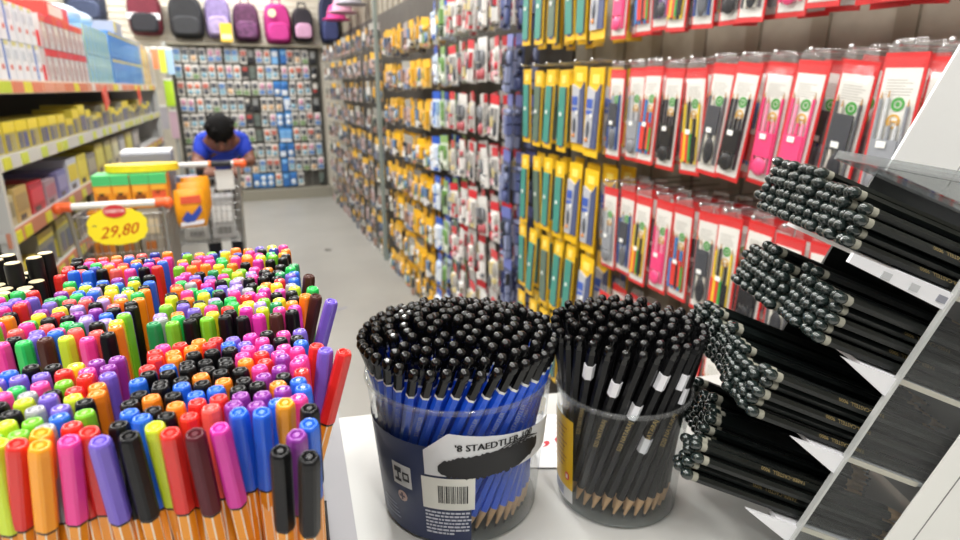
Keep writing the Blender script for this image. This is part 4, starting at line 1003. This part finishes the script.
for k, n0 in enumerate(TIERS):
    b = MB(); s0 = (-.045, -.03, -.03, -.02)[k]
    s1 = .1365 if k < 3 else .06
    rprism(b, [(s0, n0-.003), (s1, n0-.003 if k < 3 else n0-.001), (s1, n0 if k < 3 else n0+.0008), (s0, n0)], F0+.001, F1, wacr); sb = b.build('tier_shelf', rack)
    b = MB()
    if k == 0: rprism(b, [(-.080, n0-.001), (0, n0-.001), (0, n0-.013), (-.080, n0-.008)], F0-.002, F0+.001, wacr)
    else: rprism(b, [(-.047, n0-.001), (-.002, n0-.001), (-.002, n0-.016)], F0-.002, F0+.001, wacr)
    rprism(b, [(0, n0-.004), (.064, n0-.004), (.064, n0), (0, n0)], F0-.0002, F0+.001, mat('shelf_edge', '#c8c2b4', .5))
    b.build('shelf_lip', sb)
    if k == 0:
        b = MB()
        for q in range(3): rprism(b, [(-.055+q*.022, n0-.009), (-.048+q*.022, n0-.009), (-.048+q*.022, n0-.004), (-.055+q*.022, n0-.004)], F0-.0026, F0-.002, paint('#b4b6b8' if q != 2 else '#888a94'))
        b.build('price_label', sb)
Dh = -(W(ca, 0, 0)); Dh = Vector((Dh.x, Dh.y, sa)).normalized()    # from the tips towards the beads
face_n = W(0, -1, 0)+Vector((0, 0, .9))
cnt = 0
for k, n0 in enumerate(TIERS):
    cols = 16; tn = ['top', 'second', 'third', 'lowest'][k]
    for j in range(cols):
        if k == 0: lay = 6 if j > 7 else (4, 4, 5, 5, 5, 5, 5, 6)[j]
        elif k == 1: lay = (5, 5, 5, 5, 6, 6, 4, 4, 5, 5, 6, 6, 6, 5, 5, 5)[j]
        elif k == 2: lay = (5, 5, 4, 4, 4, 5, 5, 6, 6, 5, 5, 6, 6, 6, 5, 5)[j]
        else: lay = (4, 4, 3, 3, 4, 5, 5, 5, 6, 5, 5, 6, 5, 5, 4, 4)[j]
        for q in range(lay):
            f = F0+.0055+j*.0088+(.0044 if q % 2 else 0)
            if f > F1-.006: continue
            n = n0+.0046+q*.0078
            if k == 3: n += .0012
            base_s = (-.088, -.070, -.086, -.104)[k] - (.004 if j > 6 else 0)*(k in (1, 2)) + R.uniform(-.003, .003)+ (.016 if (k, j, q) in ((2, 2, 2), (3, 2, 1), (0, 1, 3)) else 0)
            if k >= 2:      # the rows beside the plain tub stop short of it
                lat0 = C2L + math.sqrt(max(0, ((.072, .064)[k-2])**2-(f-C2F)**2))*(abs(f-C2F) < (.072, .064)[k-2]) + .006
                base_s = max(base_s, (lat0-RO[0]-sa*n)/ca+R.uniform(0, .004))
            base_s = min(base_s, -.061)
            short = k == 3 and base_s > -.092
            head = RK(base_s, f, n)
            pos = head - Dh*(.158 if short else .195)
            near = j == 0 or q == lay-1 and j < 3
            lab = 'black bead ended pencil lying in the %s tier of the clear rack' % tn; gp = 'rack pencils in the %s tier' % tn
            place_pencil(RCKS if short else RCK, 'rack_pencil', lab, 'pencil', gp, pos, Dh, near, LR if j == 0 and not short and (q + k) % 2 == 0 else None, face_n if near else None)
            cnt += 1

# ------------------------------------------------------------------ camera
cd = bpy.data.cameras.new('camera'); cd.sensor_width = 36; cd.lens = 22.5; cd.clip_start = .02; cd.clip_end = 60
cd.dof.use_dof = True; cd.dof.focus_distance = .40; cd.dof.aperture_fstop = 9.0
co = bpy.data.objects.new('camera', cd); COL.objects.link(co); co.location = (0, 0, CAMZ); co.rotation_euler = (PI/2-PITCH, 0, -YAW)
SC.camera = co
SC.view_settings.view_transform = 'Standard'; SC.view_settings.look = 'None'; SC.view_settings.gamma = 1; SC.view_settings.use_curve_mapping = False
SC.view_settings.exposure = 0.0
SC.cycles.max_bounces = 8; SC.cycles.transparent_max_bounces = 16
bpy.context.view_layer.update()
